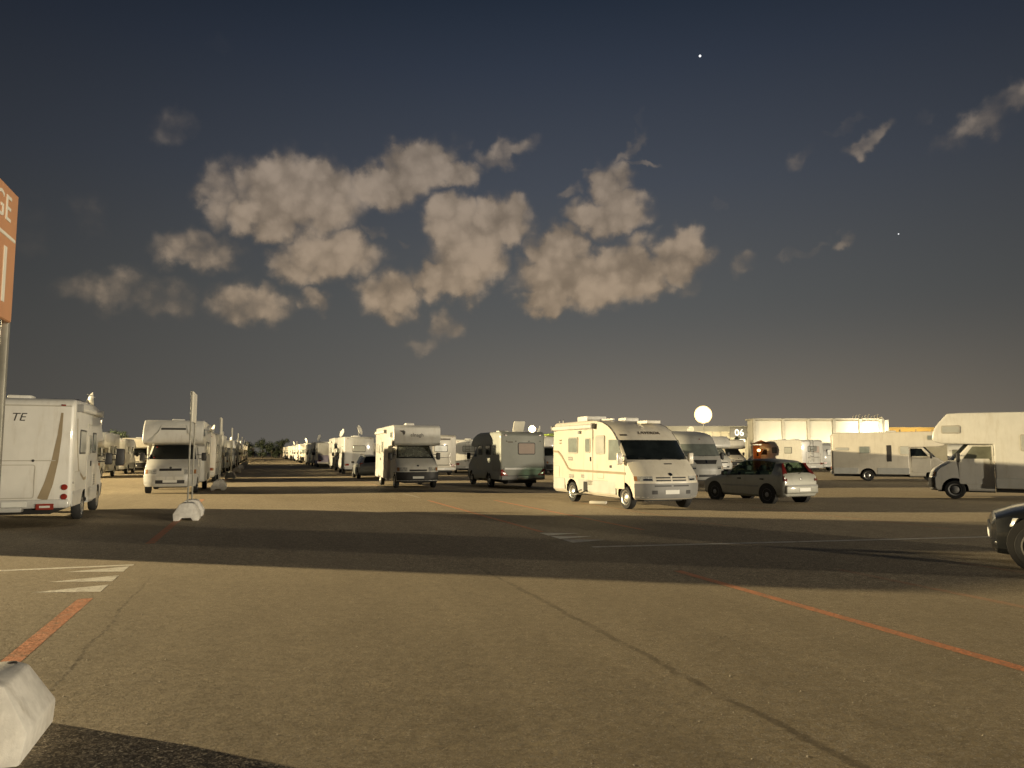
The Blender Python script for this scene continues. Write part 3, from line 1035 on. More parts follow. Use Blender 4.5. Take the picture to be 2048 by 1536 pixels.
def integrated(name, label, o, group=None):
    """A-class motorhome: one full-width body with a big raked windscreen"""
    root = thing(name, label, 'motorhome', group)
    L = o.get('L', 6.0)
    Lf, xr = L / 2, -L / 2
    paint = o.get('paint', 'paint_cream')
    hs = o.get('hscale', 1.0)
    K = [(z * hs if z > 1 else z, Lf + x, w) for z, x, w in o.get('knots', INT_KNOTS)]
    S = Shell(K, xr, o.get('corner', .30), o.get('power', 3.4))
    H = K[-1][0]
    body = S.body('body', paint, root, .07)
    xa, xb = Lf - .88, xr + o.get('rear_oh', 1.5)
    cut_arches(body, [(xa, .34), (xb, .34)], .45, 1.1)
    zw0, zw1 = 1.47 * hs, 2.06 * hs
    ws = S.patch('windscreen', root, [(-.955, zw0), (.955, zw0), (.93, zw1), (-.93, zw1)], o.get('screen', 'glass_dark'), .010, 16, 6)
    tube('wiper', ws, [[S.P(-.05, zw0) + Vector((.035, 0, 0)), S.P(-.7, zw0 + .05) + Vector((.035, 0, 0))], [S.P(.6, zw0) + Vector((.035, 0, 0)), S.P(0, zw0 + .04) + Vector((.035, 0, 0))]], .011, 'plastic_black', 4)
    S.patch('bumper', root, [(-1, .36), (1, .36), (1, .78), (-1, .78)], o.get('bumper', 'plastic_grey'), .025, 16, 4)
    for s in (-1, 1):
        a, b = sorted((s * .56, s * .93))
        h = S.rect('headlight', root, a, b, .845, .985, o.get('headlight', 'lamp_clear'), .012)
        c, d = sorted((s * .93, s * .995))
        S.rect('indicator', h, c, d, .85, .985, 'lamp_amber', .012, 2, 2)
        c, d = sorted((s * .58, s * .80))
        S.rect('lamp_glass', h, c, d, .86, .91, 'chrome', .016, 3, 2)
        mirror(root, S.kx(1.55 * hs)[0] - .30, s, 1.50, 1.1, .16, .18, .36, o.get('mirror', 'paint_cream'))
        face = 'L' if s > 0 else 'R'
        # cab side window
        x0, x1 = S.kx(zw0)[0] - .42, S.kx(zw0)[0] - 1.32
        q = [(x0, zw0 - .02), (x1, zw0 - .02), (x1, zw1 + .02), (x0 - .34, zw1 + .02)]
        vv = [(x, s * (S.kx(z)[1] + d), z) for d in (-.004, .012) for x, z in q]
        mesh('cab_window', vv, [(0, 1, 2, 3), (7, 6, 5, 4), (0, 4, 5, 1), (1, 5, 6, 2), (2, 6, 7, 3), (3, 7, 4, 0)], o.get('cab_glass', 'glass_grey'), root, smooth=0)
        d = pan('cab_door', root, face, (x0 + x1) / 2 + .02, 1.02, 1.1, 1.0, .86, .010, paint, .05)
        pan('handle', d, face, x1 + .15, 1.25, 1.108, .14, .08, .02, 'plastic_black', .02)
        cell_side(root, face, 1.1, o, L, xr, Lf - 2.0)
        if o.get('skirt'):
            for a, b in ((xr + .04, xb - .52), (xb + .52, xa - .52)):
                pan('skirt_panel', root, face, (a + b) / 2, .60, 1.1 - .012, b - a, .40, .024, o['skirt'], .02)
        if o.get('stripe_pts'):
            ribbon('stripe', root, face, o['stripe_pts'], .075, 1.112, .004, o.get('stripe', 'trim_tan'))
        if o.get('pillar_trim'):
            S.patch('pillar_trim', root, [(s * .985, 2.08), (s * 1.0, 2.08), (s * 1.0, 2.68), (s * .985, 2.68)], o['pillar_trim'], .010, 2, 10)
        for x in (xa, xb):
            wheel(root, x, s * .97, .34, .21, o.get('rim', 'rim_steel'))
    box('chassis', xr + .1, Lf - .5, -.66, .66, .24, .36, 'underbody', root, 0)
    rear(root, o, xr, 1.08, H)
    return root, S


def caravan(name, label, o, group=None):
    root = thing(name, label, 'caravan', group)
    L, H, hw = o.get('L', 5.0), o.get('H', 2.45), 1.08
    paint = o.get('paint', 'paint_cream')
    xr, xf = -L / 2, L / 2
    prof = [(xr, .52), (xf - .1, .52), (xf, .75), (xf - .05, 1.3), (xf - .38, 2.1), (xf - .75, H), (xr + .5, H), (xr + .15, H - .25), (xr, 1.5)]
    b = prism('body', prof, -hw, hw, paint, root, .05, 2)
    cut_arches(b, [(-.1, .33)], .40, hw)
    for s in (-1, 1):
        wheel(root, -.1, s * (hw - .12), .32, .18, 'rim_white')
    tube('drawbar', root, [[(xf - .3, -.5, .48), (xf + 1.0, 0, .45)], [(xf - .3, .5, .48), (xf + 1.0, 0, .45)]], .04, 'plastic_grey')
    tube('jockey_wheel', root, [(xf + .85, 0, .75), (xf + .85, 0, .05)], .035, 'plastic_grey')
    box('chassis', xr + .2, xf - .2, -.8, .8, .40, .53, 'underbody', root, 0)
    for f in 'LR':
        cell_side(root, f, hw, o, L, xr, xf)
    rear(root, o, xr, hw, 2.0)
    o2 = Vector((xf - .22, 0, 1.72))
    fw = plate('window', root, o2, (0, 1, 0), (-.38, 0, 1), 1.5, .6, .02, 'frame_dark', .06, .03)
    plate('pane', fw, o2 + Vector((.02, 0, .006)), (0, 1, 0), (-.38, 0, 1), 1.42, .52, .006, 'glass_olive', .05)
    return root


# ---------------------------------------------------------------- cars
def car(name, label, o):
    """hatchback body lofted through cross sections; the glass is real glass over an open cabin"""
    root = thing(name, label, 'car')
    paint = o['paint']
    # station: x, bottom z, belt z, roof z, width factor, roof half width
    ST = o['stations']
    hw = o.get('hw', .83)
    rows = []
    for (x, zb, zbelt, zr, wf, rw) in ST:
        w = hw * wf
        r = [(w * .86, zb), (w * .975, zb + .08), (w, zb + (zbelt - zb) * .45), (w * .985, zbelt - .10), (w * .955, zbelt),
             (rw + (w * .955 - rw) * .0 if zr > zbelt + .15 else w * .90, zr - .055 if zr > zbelt + .15 else zbelt + (zr - zbelt) * .4),
             (rw * .80 if zr > zbelt + .15 else w * .72, zr - .012), (rw * .4, zr), (0, zr + .006)]
        rows.append([(x, y, z) for y, z in r])
    n = len(rows[0])
    ring_n = 2 * n - 1
    v = []
    for r in rows:
        full = [(x, -y, z) for x, y, z in r[:-1]] + [r[-1]] + [(x, y, z) for x, y, z in reversed(r[:-1])]
        v += full
    body_f, glass = [], {}
    W_ = o['windows']          # {(station index, row): name}
    m = ring_n
    for i in range(len(rows) - 1):
        for j in range(m - 1):
            row = j if j < n - 1 else 2 * n - 3 - j
            side = 'R' if j < n - 1 else 'L'
            q = (i * m + j, i * m + j + 1, (i + 1) * m + j + 1, (i + 1) * m + j)
            key = W_.get((i, row))
            if key:
                kk = key if key in ('windscreen', 'rear_window') else key + '.' + side
                glass.setdefault(kk, []).append(q)
            else:
                body_f.append(q)
        body_f.append((i * m + m - 1, i * m, (i + 1) * m, (i + 1) * m + m - 1))
    body_f.append(tuple(range(m)))
    e = (len(rows) - 1) * m
    body_f.append(tuple(range(e + m - 1, e - 1, -1)))
    body = mesh('body', v, body_f, paint, root, smooth=38)
    for k, qs in glass.items():
        idx = sorted({i for q in qs for i in q})
        mp = {a: b for b, a in enumerate(idx)}
        mesh(k.split('.')[0], [v[i] for i in idx], [tuple(mp[i] for i in q) for q in qs], o.get('glass', 'glass_car'), root, smooth=40)
    xa, xb = o['axles']
    wr = o.get('wr', .29)
    for x in (xa, xb):
        for s in (-1, 1):
            disc_ = lathe('wheel_arch', root, (x, s * (hw * .80), wr + .02), Vector((1, 0, 0)), Vector((0, 0, 1)), Vector((0, s, 0)), [(wr * 1.22, 0), (wr * 1.22, hw * .20 + .004), (wr * 1.10, hw * .20 + .006), (.01, hw * .20 + .002)], 'underbody', 24)
            wheel(root, x, s * (hw - .085), wr, .19, o.get('rim', 'rim_white'), o.get('spokes', 0))
    # cabin
    box('dashboard', xa - .75, xa - .35, -hw * .75, hw * .75, .62, .86, 'plastic_black', root, .04)
    for s in (-1, 1):
        st = box('front_seat', -.05, .22, s * .36 - .23, s * .36 + .23, .30, 1.02, 'seat_dark', root, .06)
        box('headrest', -.03, .08, s * .36 - .11, s * .36 + .11, 1.06, 1.24, 'seat_dark', st, .04)
    box('rear_seat', -1.05, -.80, -.6, .6, .30, .92, 'seat_dark', root, .06)
    lathe('steering_wheel', root, (xa - .88, .36, .88), Vector((0, 1, 0)), Vector((.45, 0, .9)).normalized(), Vector((.9, 0, -.45)).normalized(), [(.19, 0), (.205, .012), (.19, .024), (.17, .012), (.19, 0)], 'plastic_black', 16)
    return root, ST



# ================================================================== the setting
def RC(s, q, z=0.):
    """row coordinates: s metres along the parking rows, q metres to the left of the camera"""
    p = U * s - V * q
    return Vector((p.x, p.y, z))


g = mesh('ground', [(-900, -300, 0), (900, -300, 0), (900, 1500, 0), (-900, 1500, 0)], [(0, 1, 2, 3)], 'asphalt', smooth=0)
tag(g, 'pale worn asphalt of the parking area', 'ground', kind='structure')


def marking(name, pts, mat, z=.0012):
    o = mesh(name, [(p.x, p.y, z) for p in pts], [tuple(range(len(pts)))], mat, smooth=0)
    # lift normals upwards
    if o.data.polygons[0].normal.z < 0:
        o.data.flip_normals()
    o['kind'] = 'structure'
    return o


def line(name, s0, q0, s1, q1, w, mat, z=.0012):
    a, b = RC(s0, q0), RC(s1, q1)
    d = (b - a).normalized()
    n = Vector((-d.y, d.x, 0)) * w / 2
    return marking(name, [a + n, a - n, b - n, b + n], mat, z)


line('orange_line', 2.0, 1.87, 10.04, 1.86, .16, 'orange_paint')
line('orange_line', 15.6, 1.87, 29.5, 1.87, .16, 'orange_paint')
line('orange_line', 35.0, 1.87, 62.0, 1.87, .16, 'orange_paint_worn')
line('orange_line', 1.0, -5.76, 9.65, -5.75, .135, 'orange_paint')
line('orange_line', 15.2, -5.78, 26.2, -5.72, .13, 'orange_paint')
line('orange_line', 32.0, -5.76, 60.0, -5.76, .13, 'orange_paint_worn')
line('orange_line', 1.0, -8.03, 9.0, -8.04, .13, 'orange_paint_worn')
line('orange_line', 14.9, -8.05, 25.6, -7.96, .13, 'orange_paint')
line('orange_line', 2.0, -10.3, 9.0, -10.3, .13, 'orange_paint_worn')
line('orange_line', 15.0, -10.3, 24.0, -10.3, .13, 'orange_paint_worn')
line('orange_line', 12.9, -14.6, 20.0, -14.6, .13, 'orange_paint_worn')
line('white_line', 12.76, 1.74, 12.73, 12.5, .13, 'white_paint')
line('white_line', 12.52, -5.74, 11.4, -14.4, .14, 'white_paint')
line('white_line', 28.0, -5.76, 31.0, -5.7, .14, 'white_paint_worn')
line('white_line', 27.4, -6.2, 27.0, -12.0, .10, 'white_paint_worn')
for sgn, q0, ss in ((1, 1.78, (12.36, 11.50, 10.72)), (-1, -5.66, (14.75, 14.12, 13.48))):
    for s in ss:
        marking('white_triangle', [RC(s + .26, q0), RC(s - .26, q0), RC(s - .05, q0 + sgn * .78)], 'white_paint', .0018)

# ---- loose stones: a few larger pebbles lying on the asphalt in front
pebV, pebF = [], []
rp = random.Random(3)
for i in range(420):
    s_, q_ = rp.uniform(3.2, 9), rp.uniform(-6, 1.6)
    c = RC(s_, q_)
    r = rp.uniform(.0025, .0065)
    b = len(pebV)
    pebV += [(c.x + r * math.cos(k * 1.257 + i), c.y + r * math.sin(k * 1.257 + i), 0.001) for k in range(5)] + [(c.x + rp.uniform(-.3, .3) * r, c.y, r * 1.1)]
    pebF += [(b + k, b + (k + 1) % 5, b + 5) for k in range(5)]
pmat('pebble', (.34, .30, .23), .8, var=.3, scale=30)
tag(mesh('pebbles', pebV, pebF, 'pebble', smooth=0), 'small pale pebbles scattered on the near asphalt', 'pebbles', kind='stuff')

# ================================================================== halls far behind on the right
def quadbox(name, x0, x1, y0, y1, z0, z1, mat, parent=None):
    return box(name, x0, x1, y0, y1, z0, z1, mat, parent, 0)


def spot(name, parent, loc, target, power, angle, col=(1, .88, .62), blend=.8, size=.3):
    l = bpy.data.lights.new(name, 'SPOT')
    l.energy = power
    l.spot_size = R(angle)
    l.spot_blend = blend
    l.color = col
    l.shadow_soft_size = size
    o = bpy.data.objects.new(name, l)
    o.location = loc
    o.rotation_euler = (Vector(target) - Vector(loc)).to_track_quat('-Z', 'Y').to_euler()
    return link(o, parent)


def floodlight(label, loc, target, power, angle, col=(1, .88, .62)):
    """small ground floodlight washing a hall wall"""
    r = thing('floodlight', label, 'floodlight', 'floodlights along the hall wall')
    x, y, z = loc
    box('housing', x - .25, x + .25, y - .12, y + .12, z - .2, z + .2, 'plastic_black', r, .02)
    tube('bracket', r, [(x, y, 0), (x, y, z - .15)], .05, 'post_steel')
    d = (Vector(target) - Vector(loc)).normalized()
    plate('lens', r, Vector((x, y + .125, z)), (-1, 0, 0), (0, 0, 1), .42, .32, .01, 'lamp_lit_small', .03)
    spot('beam', r, Vector(loc) + Vector((0, .3, .05)), target, power, angle, col)
    return r


hall = thing('exhibition_hall', 'long white floodlit hall with five tall wall bays', 'hall')
HY = 150.0
HX = [48.4, 54.2, 59.2, 64.3, 69.6, 73.6]
quadbox('wall', 48.6, 75.4, HY + .3, HY + 5, 0, 8.1, 'hall_white', hall)
for i in range(5):
    a, b = HX[i] + .35, HX[i + 1] - .35
    quadbox('wall_panel', a, b, HY + .05, HY + .32, .3, 7.85, 'hall_white', hall)
    quadbox('panel_joint', a, b, HY + .03, HY + .06, 3.55, 3.68, 'hall_rib', hall)
for x in HX:
    quadbox('pilaster', x - .28, x + .28, HY - .25, HY + .34, 0, 8.25, 'hall_rib', hall)
quadbox('parapet', 48.2, 74.0, HY - .1, HY + 5.2, 8.11, 8.4, 'hall_rib', hall)
mesh('gable_corner', [(73.9, HY - .2, 0), (75.9, HY + 1.2, 0), (75.9, HY + 1.2, 7.2), (73.9, HY - .2, 8.7), (73.9, HY + 2.5, 0), (75.9, HY + 2.5, 0), (75.9, HY + 2.5, 7.2), (73.9, HY + 2.5, 8.7)],
     [(0, 1, 2, 3), (7, 6, 5, 4), (0, 4, 5, 1), (1, 5, 6, 2), (2, 6, 7, 3), (3, 7, 4, 0)], 'hall_white', hall, smooth=0)
for i in range(9):
    x = 68.6 + i * .62
    tube('roof_pipe', hall, [(x, HY + 1, 8.3), (x, HY + 1, 8.75 + .35 * ((i * 7) % 3) / 2), (x + .25, HY + 1, 8.9 + .35 * ((i * 7) % 3) / 2)], .09, 'hall_white')
floodlight('small floodlight below the brightest bay of the white hall', (71.3, HY - 4.2, 1.4), (71.6, HY, 6.2), 6500, 105)
floodlight('small floodlight below the fourth bay of the white hall', (66.5, HY - 5, 1.2), (66.6, HY, 5.2), 1440, 120)
floodlight('small floodlight below the third bay of the white hall', (61.5, HY - 6, 1.2), (61.5, HY, 5.2), 780, 125)
floodlight('small floodlight below the second bay of the white hall', (56.6, HY - 6, 1.2), (56.6, HY, 5.2), 960, 125)
floodlight('small floodlight below the first bay of the white hall', (51.3, HY - 6, 1.2), (51.3, HY, 5.2), 1140, 125)

h6 = thing('numbered_hall', 'low hall with a grey fascia and white number 06', 'hall')
NY = 166.0
quadbox('wall', 33.0, 54.5, NY, NY + 8, 0, 6.2, 'hall_cream', h6)
quadbox('fascia', 32.6, 54.9, NY - .5, NY + 8.4, 6.2, 7.4, 'hall_grey', h6)
for i in range(12):
    quadbox('wall_rib', 33.4 + i * 1.8, 33.52 + i * 1.8, NY - .12, NY + .02, 0, 6.18, 'hall_rib', h6)
quadbox('number_board', 48.0, 52.0, NY - .66, NY - .52, 4.9, 7.0, 'roof_grey', h6)
lettering('06', h6, (50.0, NY - .75, 5.9), (1, 0, 0), (0, 0, 1), 1.5, 'sign_lit', .04, name='number')
bx = quadbox('entrance_sign', 49.0, 51.2, NY - .9, NY - .7, 3.9, 4.5, 'sign_lit', h6)
floodlight('small floodlight below the number 06', (47.5, NY - 7, 1.0), (47.5, NY, 4.6), 1900, 125, (1, .86, .55))
floodlight('small floodlight behind the domed mast lamp', (38.5, NY - 7, 1.0), (38.5, NY, 4.6), 1600, 125, (1, .86, .55))

yb = thing('yellow_building', 'low yellow lit building at the far right', 'building')
quadbox('wall', 92, 118, 190, 215, 0, 7.4, 'hall_yellow', yb)
quadbox('roof_edge', 91.6, 118.4, 189.6, 215.4, 7.4, 7.9, 'hall_yellow', yb)
for i in range(6):
    quadbox('wall_rib', 94 + i * 4, 94.2 + i * 4, 189.8, 190.02, 0, 7.38, 'hall_rib', yb)
floodlight('small floodlight in front of the yellow building', (101, 180, 1.0), (101, 190, 6), 3600, 130, (1, .76, .36))

gs = thing('grey_shed', 'long grey roofed shed in front of the yellow building', 'shed')
quadbox('wall', 74.2, 92.5, 128, 140, 0, 4.0, 'hall_grey', gs)
mesh('roof', [(73.8, 127.6, 4.0), (92.9, 127.6, 4.0), (92.9, 140.4, 4.0), (73.8, 140.4, 4.0), (73.8, 134, 5.1), (92.9, 134, 5.1)],
     [(0, 1, 5, 4), (3, 4, 5, 2), (0, 4, 3), (1, 2, 5), (0, 3, 2, 1)], 'roof_grey', gs, smooth=0)
for i in range(6):
    fr = pan('window', gs, 'F', 0, 0, 0, .1, .1, .01, 'frame_dark')
    bpy.data.objects.remove(fr)
    quadbox('window', 75.5 + i * 2.9, 77.2 + i * 2.9, 127.9, 128.02, 1.8, 3.1, 'glass_dark', gs)


# ================================================================== lit lamp masts
def mast_lamp(label, X, Y, z, r, mat, ball=True):
    t = thing('mast_lamp', label, 'lamp', 'lit mast lamps')
    a, b, N = Vector((1, 0, 0)), Vector((0, 1, 0)), Vector((0, 0, 1))
    lathe('mast', t, (X, Y, 0), a, b, N, [(.20, 0), (.20, .25), (.11, .3), (.07, z - r * .8)], 'post_steel', 12)
    box('cross_arm', X - r * .7, X + r * .7, Y - .06, Y + .06, z - r - .10, z - r + .02, 'post_steel', t, .01)
    prof = [(r * math.sin(R(k)), -r * math.cos(R(k))) for k in range(5, 180, 10)]
    gl = lathe('glowing_globe', t, (X, Y, z), a, b, N, prof, mat, 32)
    lathe('halo_ring', t, (X, Y, z), a, N, -b, [(r * 1.0, -.05), (r * 1.16, -.04), (r * 1.16, .04), (r * 1.0, .05)], 'halo_glow', 32)  # glowing ring added to imitate the halo round the lamp
    return t


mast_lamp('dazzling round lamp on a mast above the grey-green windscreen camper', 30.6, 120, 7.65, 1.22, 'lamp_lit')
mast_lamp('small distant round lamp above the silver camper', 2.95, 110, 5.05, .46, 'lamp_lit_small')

# ---- the lot's floodlight towers outside the view on the left (long shadows across the lane), and added fill towers behind on the right
def floodlight_tower(label, X, Y, H, target, power, col=(1.0, .86, .62), ang=100, size=1.6):
    t = thing('floodlight_tower', label, 'lamp', 'floodlight towers of the lot')
    a, b, N = Vector((1, 0, 0)), Vector((0, 1, 0)), Vector((0, 0, 1))
    lathe('mast', t, (X, Y, 0), a, b, N, [(.45, 0), (.45, .4), (.32, .5), (.16, H)], 'post_steel', 14)
    d = (Vector(target) - Vector((X, Y, 0)))
    d.z = 0
    d.normalize()
    side = Vector((-d.y, d.x, 0))
    for r_ in range(2):
        c = Vector((X, Y, H - .3 - r_ * .9)) + d * .3
        tube('cross_bar', t, [tuple(c - side * 1.9), tuple(c + side * 1.9)], .06, 'post_steel')
        for k in range(4):
            h = c + side * (-1.5 + k) + d * .15
            lampbox = plate('lamp_head', t, h, -side, (0, 0, 1), .62, .48, .16, 'plastic_black', .05, .05)
            plate('lens', lampbox, h + d * .16, -side, (0, 0, 1), .54, .40, .012, 'lamp_lit_small', .04, .004)
    spot('beam', t, Vector((X, Y, H - .8)) + d * 1.2, target, power, ang, col, .4, size)
    return t


KEY = (1.0, .80, .46)
floodlight_tower('floodlight tower beyond the left edge of the view, level with the cream motorhome', -75, 29, 11.8, (6, 22, 0), 310000, KEY, 110, .5)
floodlight_tower('floodlight tower beyond the left edge of the view, far down the rows', -81, 99.5, 11.5, (-42, 145, 0), 300000, KEY, 104, .45)
floodlight_tower('added fill floodlight tower standing behind the viewer, far out on the right', 112, -20, 6.2, (0, 40, 2), 148000)  # added fill light, split over two towers to soften its shadows
floodlight_tower('added fill floodlight tower standing behind the viewer, nearer to the lane', 84, -64, 6.2, (0, 40, 2), 142000)

# ================================================================== trees far behind
def tree(name, label, X, Y, H, rad, seed, n=900):
    rr = random.Random(seed)
    t = thing(name, label, 'tree', 'dark trees on the horizon')
    paths = [[(X, Y, -.1), (X + .1, Y, H * .25), (X - .05, Y, H * .6)]]
    lathe('trunk', t, (X, Y, -.1), Vector((1, 0, 0)), Vector((0, 1, 0)), Vector((0, 0, 1)), [(.22, 0), (.16, H * .3), (.07, H * .65)], 'bark', 8)
    limbs = []
    cl = []
    for k in range(11):
        an = rr.uniform(0, 6.28)
        d = rr.uniform(.2, .8) * rad
        zc = rr.uniform(.20, .86) * H
        c = Vector((X + d * math.cos(an), Y + d * math.sin(an), zc))
        cl.append((c, rr.uniform(.28, .5) * rad))
        limbs.append([(X, Y, H * rr.uniform(.22, .4)), tuple((Vector((X, Y, zc * .8)) + c) / 2), tuple(c)])
    tube('limbs', t, limbs, .05, 'bark', 5)
    V_, F_ = [], []
    for k in range(n):
        c, cr = cl[rr.randrange(len(cl))]
        d = Vector((rr.gauss(0, 1), rr.gauss(0, 1), rr.gauss(0, .8))).normalized() * cr * rr.uniform(.35, 1.08)
        p = c + d
        nn = (d.normalized() + Vector((rr.uniform(-.7, .7), rr.uniform(-.7, .7), rr.uniform(-.3, .9)))).normalized()
        a = nn.orthogonal().normalized()
        b = nn.cross(a)
        s_ = rr.uniform(.10, .26)
        i = len(V_)
        V_ += [p - a * s_, p - b * s_ * .6, p + a * s_, p + b * s_ * .6]
        F_.append((i, i + 1, i + 2, i + 3))
    mesh('crown', V_, F_, 'leaf', t, smooth=0)
    return t


tree('broad_tree', 'round dark tree between the nearest left camper and the overcab camper', -80, 152, 6.4, 2.4, 1, 1500)
tree('broad_tree', 'low dark tree just right of the round tree on the left', -76.8, 154, 5.4, 1.7, 2, 900)
tree('broad_tree', 'smaller dark tree at the left edge of the tree pair', -83.6, 156, 5.2, 1.7, 12, 900)
for i, (px, hh, rd) in enumerate(((-70.5, 4.9, 2.6), (-68.0, 5.4, 2.3), (-65.4, 4.9, 2.4), (-62.8, 6.0, 2.5))):
    tree('broad_tree', ['leftmost', 'second from the left', 'third from the left', 'tallest and rightmost'][i] + ' of the dark trees where the lane ends', px, 205, hh, rd, 20 + i, 1500)
tree('broad_tree', 'dark bushy tree below and left of the number 06', 43.6, 150, 5.0, 1.5, 31, 900)
tree('broad_tree', 'small shrubby tree left of the tree near number 06', 40.4, 151, 4.0, 1.1, 32, 600)
tree('broad_tree', 'small dark tree against the first hall bays', 56.5, 140, 3.9, 1.5, 33, 700)


# ================================================================== zone signs on concrete feet
def sign(label, s0, q, txt, first=False):
    t = thing('zone_sign', label, 'sign', 'zone signs along the left of the lane')
    H = 3.25
    for k, ds in enumerate((0, 1.3)):
        p = RC(s0 + ds, q)
        d = U * .02
        b = V * .02
        v = [p + d * i + b * j for i, j in ((-1, -1), (1, -1), (1, 1), (-1, 1))]
        vv = [(a.x, a.y, .36) for a in v] + [(a.x, a.y, H) for a in v]
        mesh('post', vv, [(3, 2, 1, 0), (4, 5, 6, 7), (0, 1, 5, 4), (1, 2, 6, 5), (2, 3, 7, 6), (3, 0, 4, 7)], 'post_steel', t, .006)
        # concrete foot with two toes
        pr = [(-.29, 0), (-.15, 0), (-.11, .07), (.11, .07), (.15, 0), (.29, 0), (.31, .16), (.17, .40), (.10, .43), (-.10, .43), (-.17, .40), (-.31, .16)]
        vv, n = [], len(pr)
        for e in (-.36, .36):
            for x, z in pr:
                sh = 1 - .35 * (z / .43)
                w = p + V * x + U * e * sh
                vv.append((w.x, w.y, z))
        f = [tuple(range(n)), tuple(range(2 * n - 1, n - 1, -1))] + [(i, i + n, (i + 1) % n + n, (i + 1) % n) for i in range(n)]
        bl = mesh('foot_block', vv, f, 'block_concrete', t, .016, 2)
        w = p + V * .09 + U * .18
        disc('lifting_hole', bl, (w.x, w.y, .425), (0, 0, 1), .03, .008, 'ink_dark', 10)
    c = RC(s0 + .65, q)
    o = Vector((c.x, c.y, 2.86)) + V * .028
    pn = plate('panel', t, o, U, (0, 0, 1), 1.22, .78, .012, 'panel_orange' if first else 'panel_white', .01, .012)
    if first:
        lettering('ORANGE', pn, o + V * .014 + Vector((0, 0, .25)), U, (0, 0, 1), .155, 'panel_white', .002, spacing=1.12)
        plate('rule_line', pn, o + V * .012 + Vector((0, 0, .10)), U, (0, 0, 1), 1.16, .022, .004, 'panel_white', .004, .002)
        lettering('11', pn, o + V * .014 + U * .30 + Vector((0, 0, -.15)), U, (0, 0, 1), .34, 'panel_white', .002)
    return t


sign('orange zone sign with white lettering, nearest to the viewer', 3.92, 1.47, '1', True)
ords = ['second', 'third', 'fourth', 'fifth', 'sixth', 'seventh', 'eighth', 'ninth']
for i, s0 in enumerate((20.75, 36.2, 51.3, 66.4, 81.6, 96.8, 112., 127.)):
    sign('pale two-post zone sign, %s along the lane counting from the orange one' % ords[i], s0, 1.66, '')

# ================================================================== vehicles
# --- white motorhome at the left edge, seen from behind
o = dict(L=5.9, H=2.98, hw=1.13, low=True, paint='paint_white', tail='round', tail_z=.66, rear_bumper_z=.50, rear_oh=1.75, bev=.09,
         awning='R', awning_span=(-2.75, .6, 2.74), windows_R=[(-1.75, 1.95, .85, .60, 'glass_blind'), (.05, 1.95, .55, .55, 'glass_grey')],
         windows_L=[(-1.0, 1.9, .9, .6, 'glass_blind')], doors_R=[(-.72, .62, .55, 2.4)], hatches_R=[(-2.3, .95, .7, .55)], skirt='paint_grey_white', vents_R=[(.2, .95, .35, .3)],
         vents_T=[(-1.9, .2), (-.4, 0)], mirror_out=.34, paint2=None)
c1, S = overcab('motorhome', 'white low-profile motorhome at the left edge seen from behind', o)
x = 2.95
b1 = ribbon('stripe', c1, 'B', [(-.86, 2.62), (-.83, 2.1), (-.76, 1.5), (-.66, .98), (-.54, .60)], [.05, .09, .14, .18, .21], x, .004, 'trim_tan')
pan('cap_seam', c1, 'B', 0, 2.78, x, 2.1, .03, .006, 'frame_light', .01)
pan('hatch_seam', c1, 'B', .1, 1.50, x, 1.75, .022, .006, 'frame_light', .01)
hd = ring('rear_hatch', c1, 'B', .25, 1.02, x, 1.25, .78, .02, .006, 'frame_light', .06)
for y in (-.32, .85):
    disc('latch', hd, at_face('B', y, 1.50, x), (-1, 0, 0), .03, .02, 'ink_dark', 10)
lettering('TE', c1, (-x - .004, .03, 2.50), (0, -1, 0), (0, 0, 1), .19, 'ink_dark', .003, shear=.25)
k = pan('reflector_plate', c1, 'B', -.62, .44, x + .10, .36, .14, .014, 'red_plate', .02)
pan('lens_stripe', k, 'B', -.62, .44, x + .112, .22, .05, .006, 'plate_white', .01)
box('tow_step', -x - .30, -x - .05, -.2, .95, .34, .44, 'paint_grey_white', c1, .02)
for z in (.98, .74):
    disc('clearance_lamp', c1, at_face('R', -2.85, z, 1.13), (0, -1, 0), .03, .02, 'lamp_clear', 8)
sat_dish(c1, .9, -.8, 2.86, .20, (.15, -.98, .1))
box('solar_panel', -1.5, -.6, -.95, -.3, 3.0, 3.04, 'solar', c1, .005)
# graphic swoosh on the side
ribbon('side_graphic', c1, 'R', [(-2.6, 2.5), (-2.45, 1.8), (-2.15, 1.25), (-1.4, 1.02), (-.9, 1.05)], .07, 1.13, .004, 'trim_tan')
mirror(c1, 1.95, -1, 1.55, 1.15, .42, .24, .50)
place(c1, -2.95, -1.13, -10.34, 17.76, (-.36, .933))

# --- the neighbour in the next row, out of view to the left; its shadow crosses the lane
o = dict(L=6.2, H=3.0, hw=1.14, round_alcove=True, paint='paint_white', windows_R=[(-1.5, 1.85, .9, .6, 'glass_blind')], windows_L=[(-1.5, 1.85, .9, .6, 'glass_blind')], rear_window=(0, 1.9, 1.0, .55, 'glass_blind'), skirt='skirt_grey')
c0, S = overcab('motorhome', 'overcab motorhome standing beyond the left edge of the view', o)
place(c0, -3.1, 1.14, -15.7, 14.35, U)

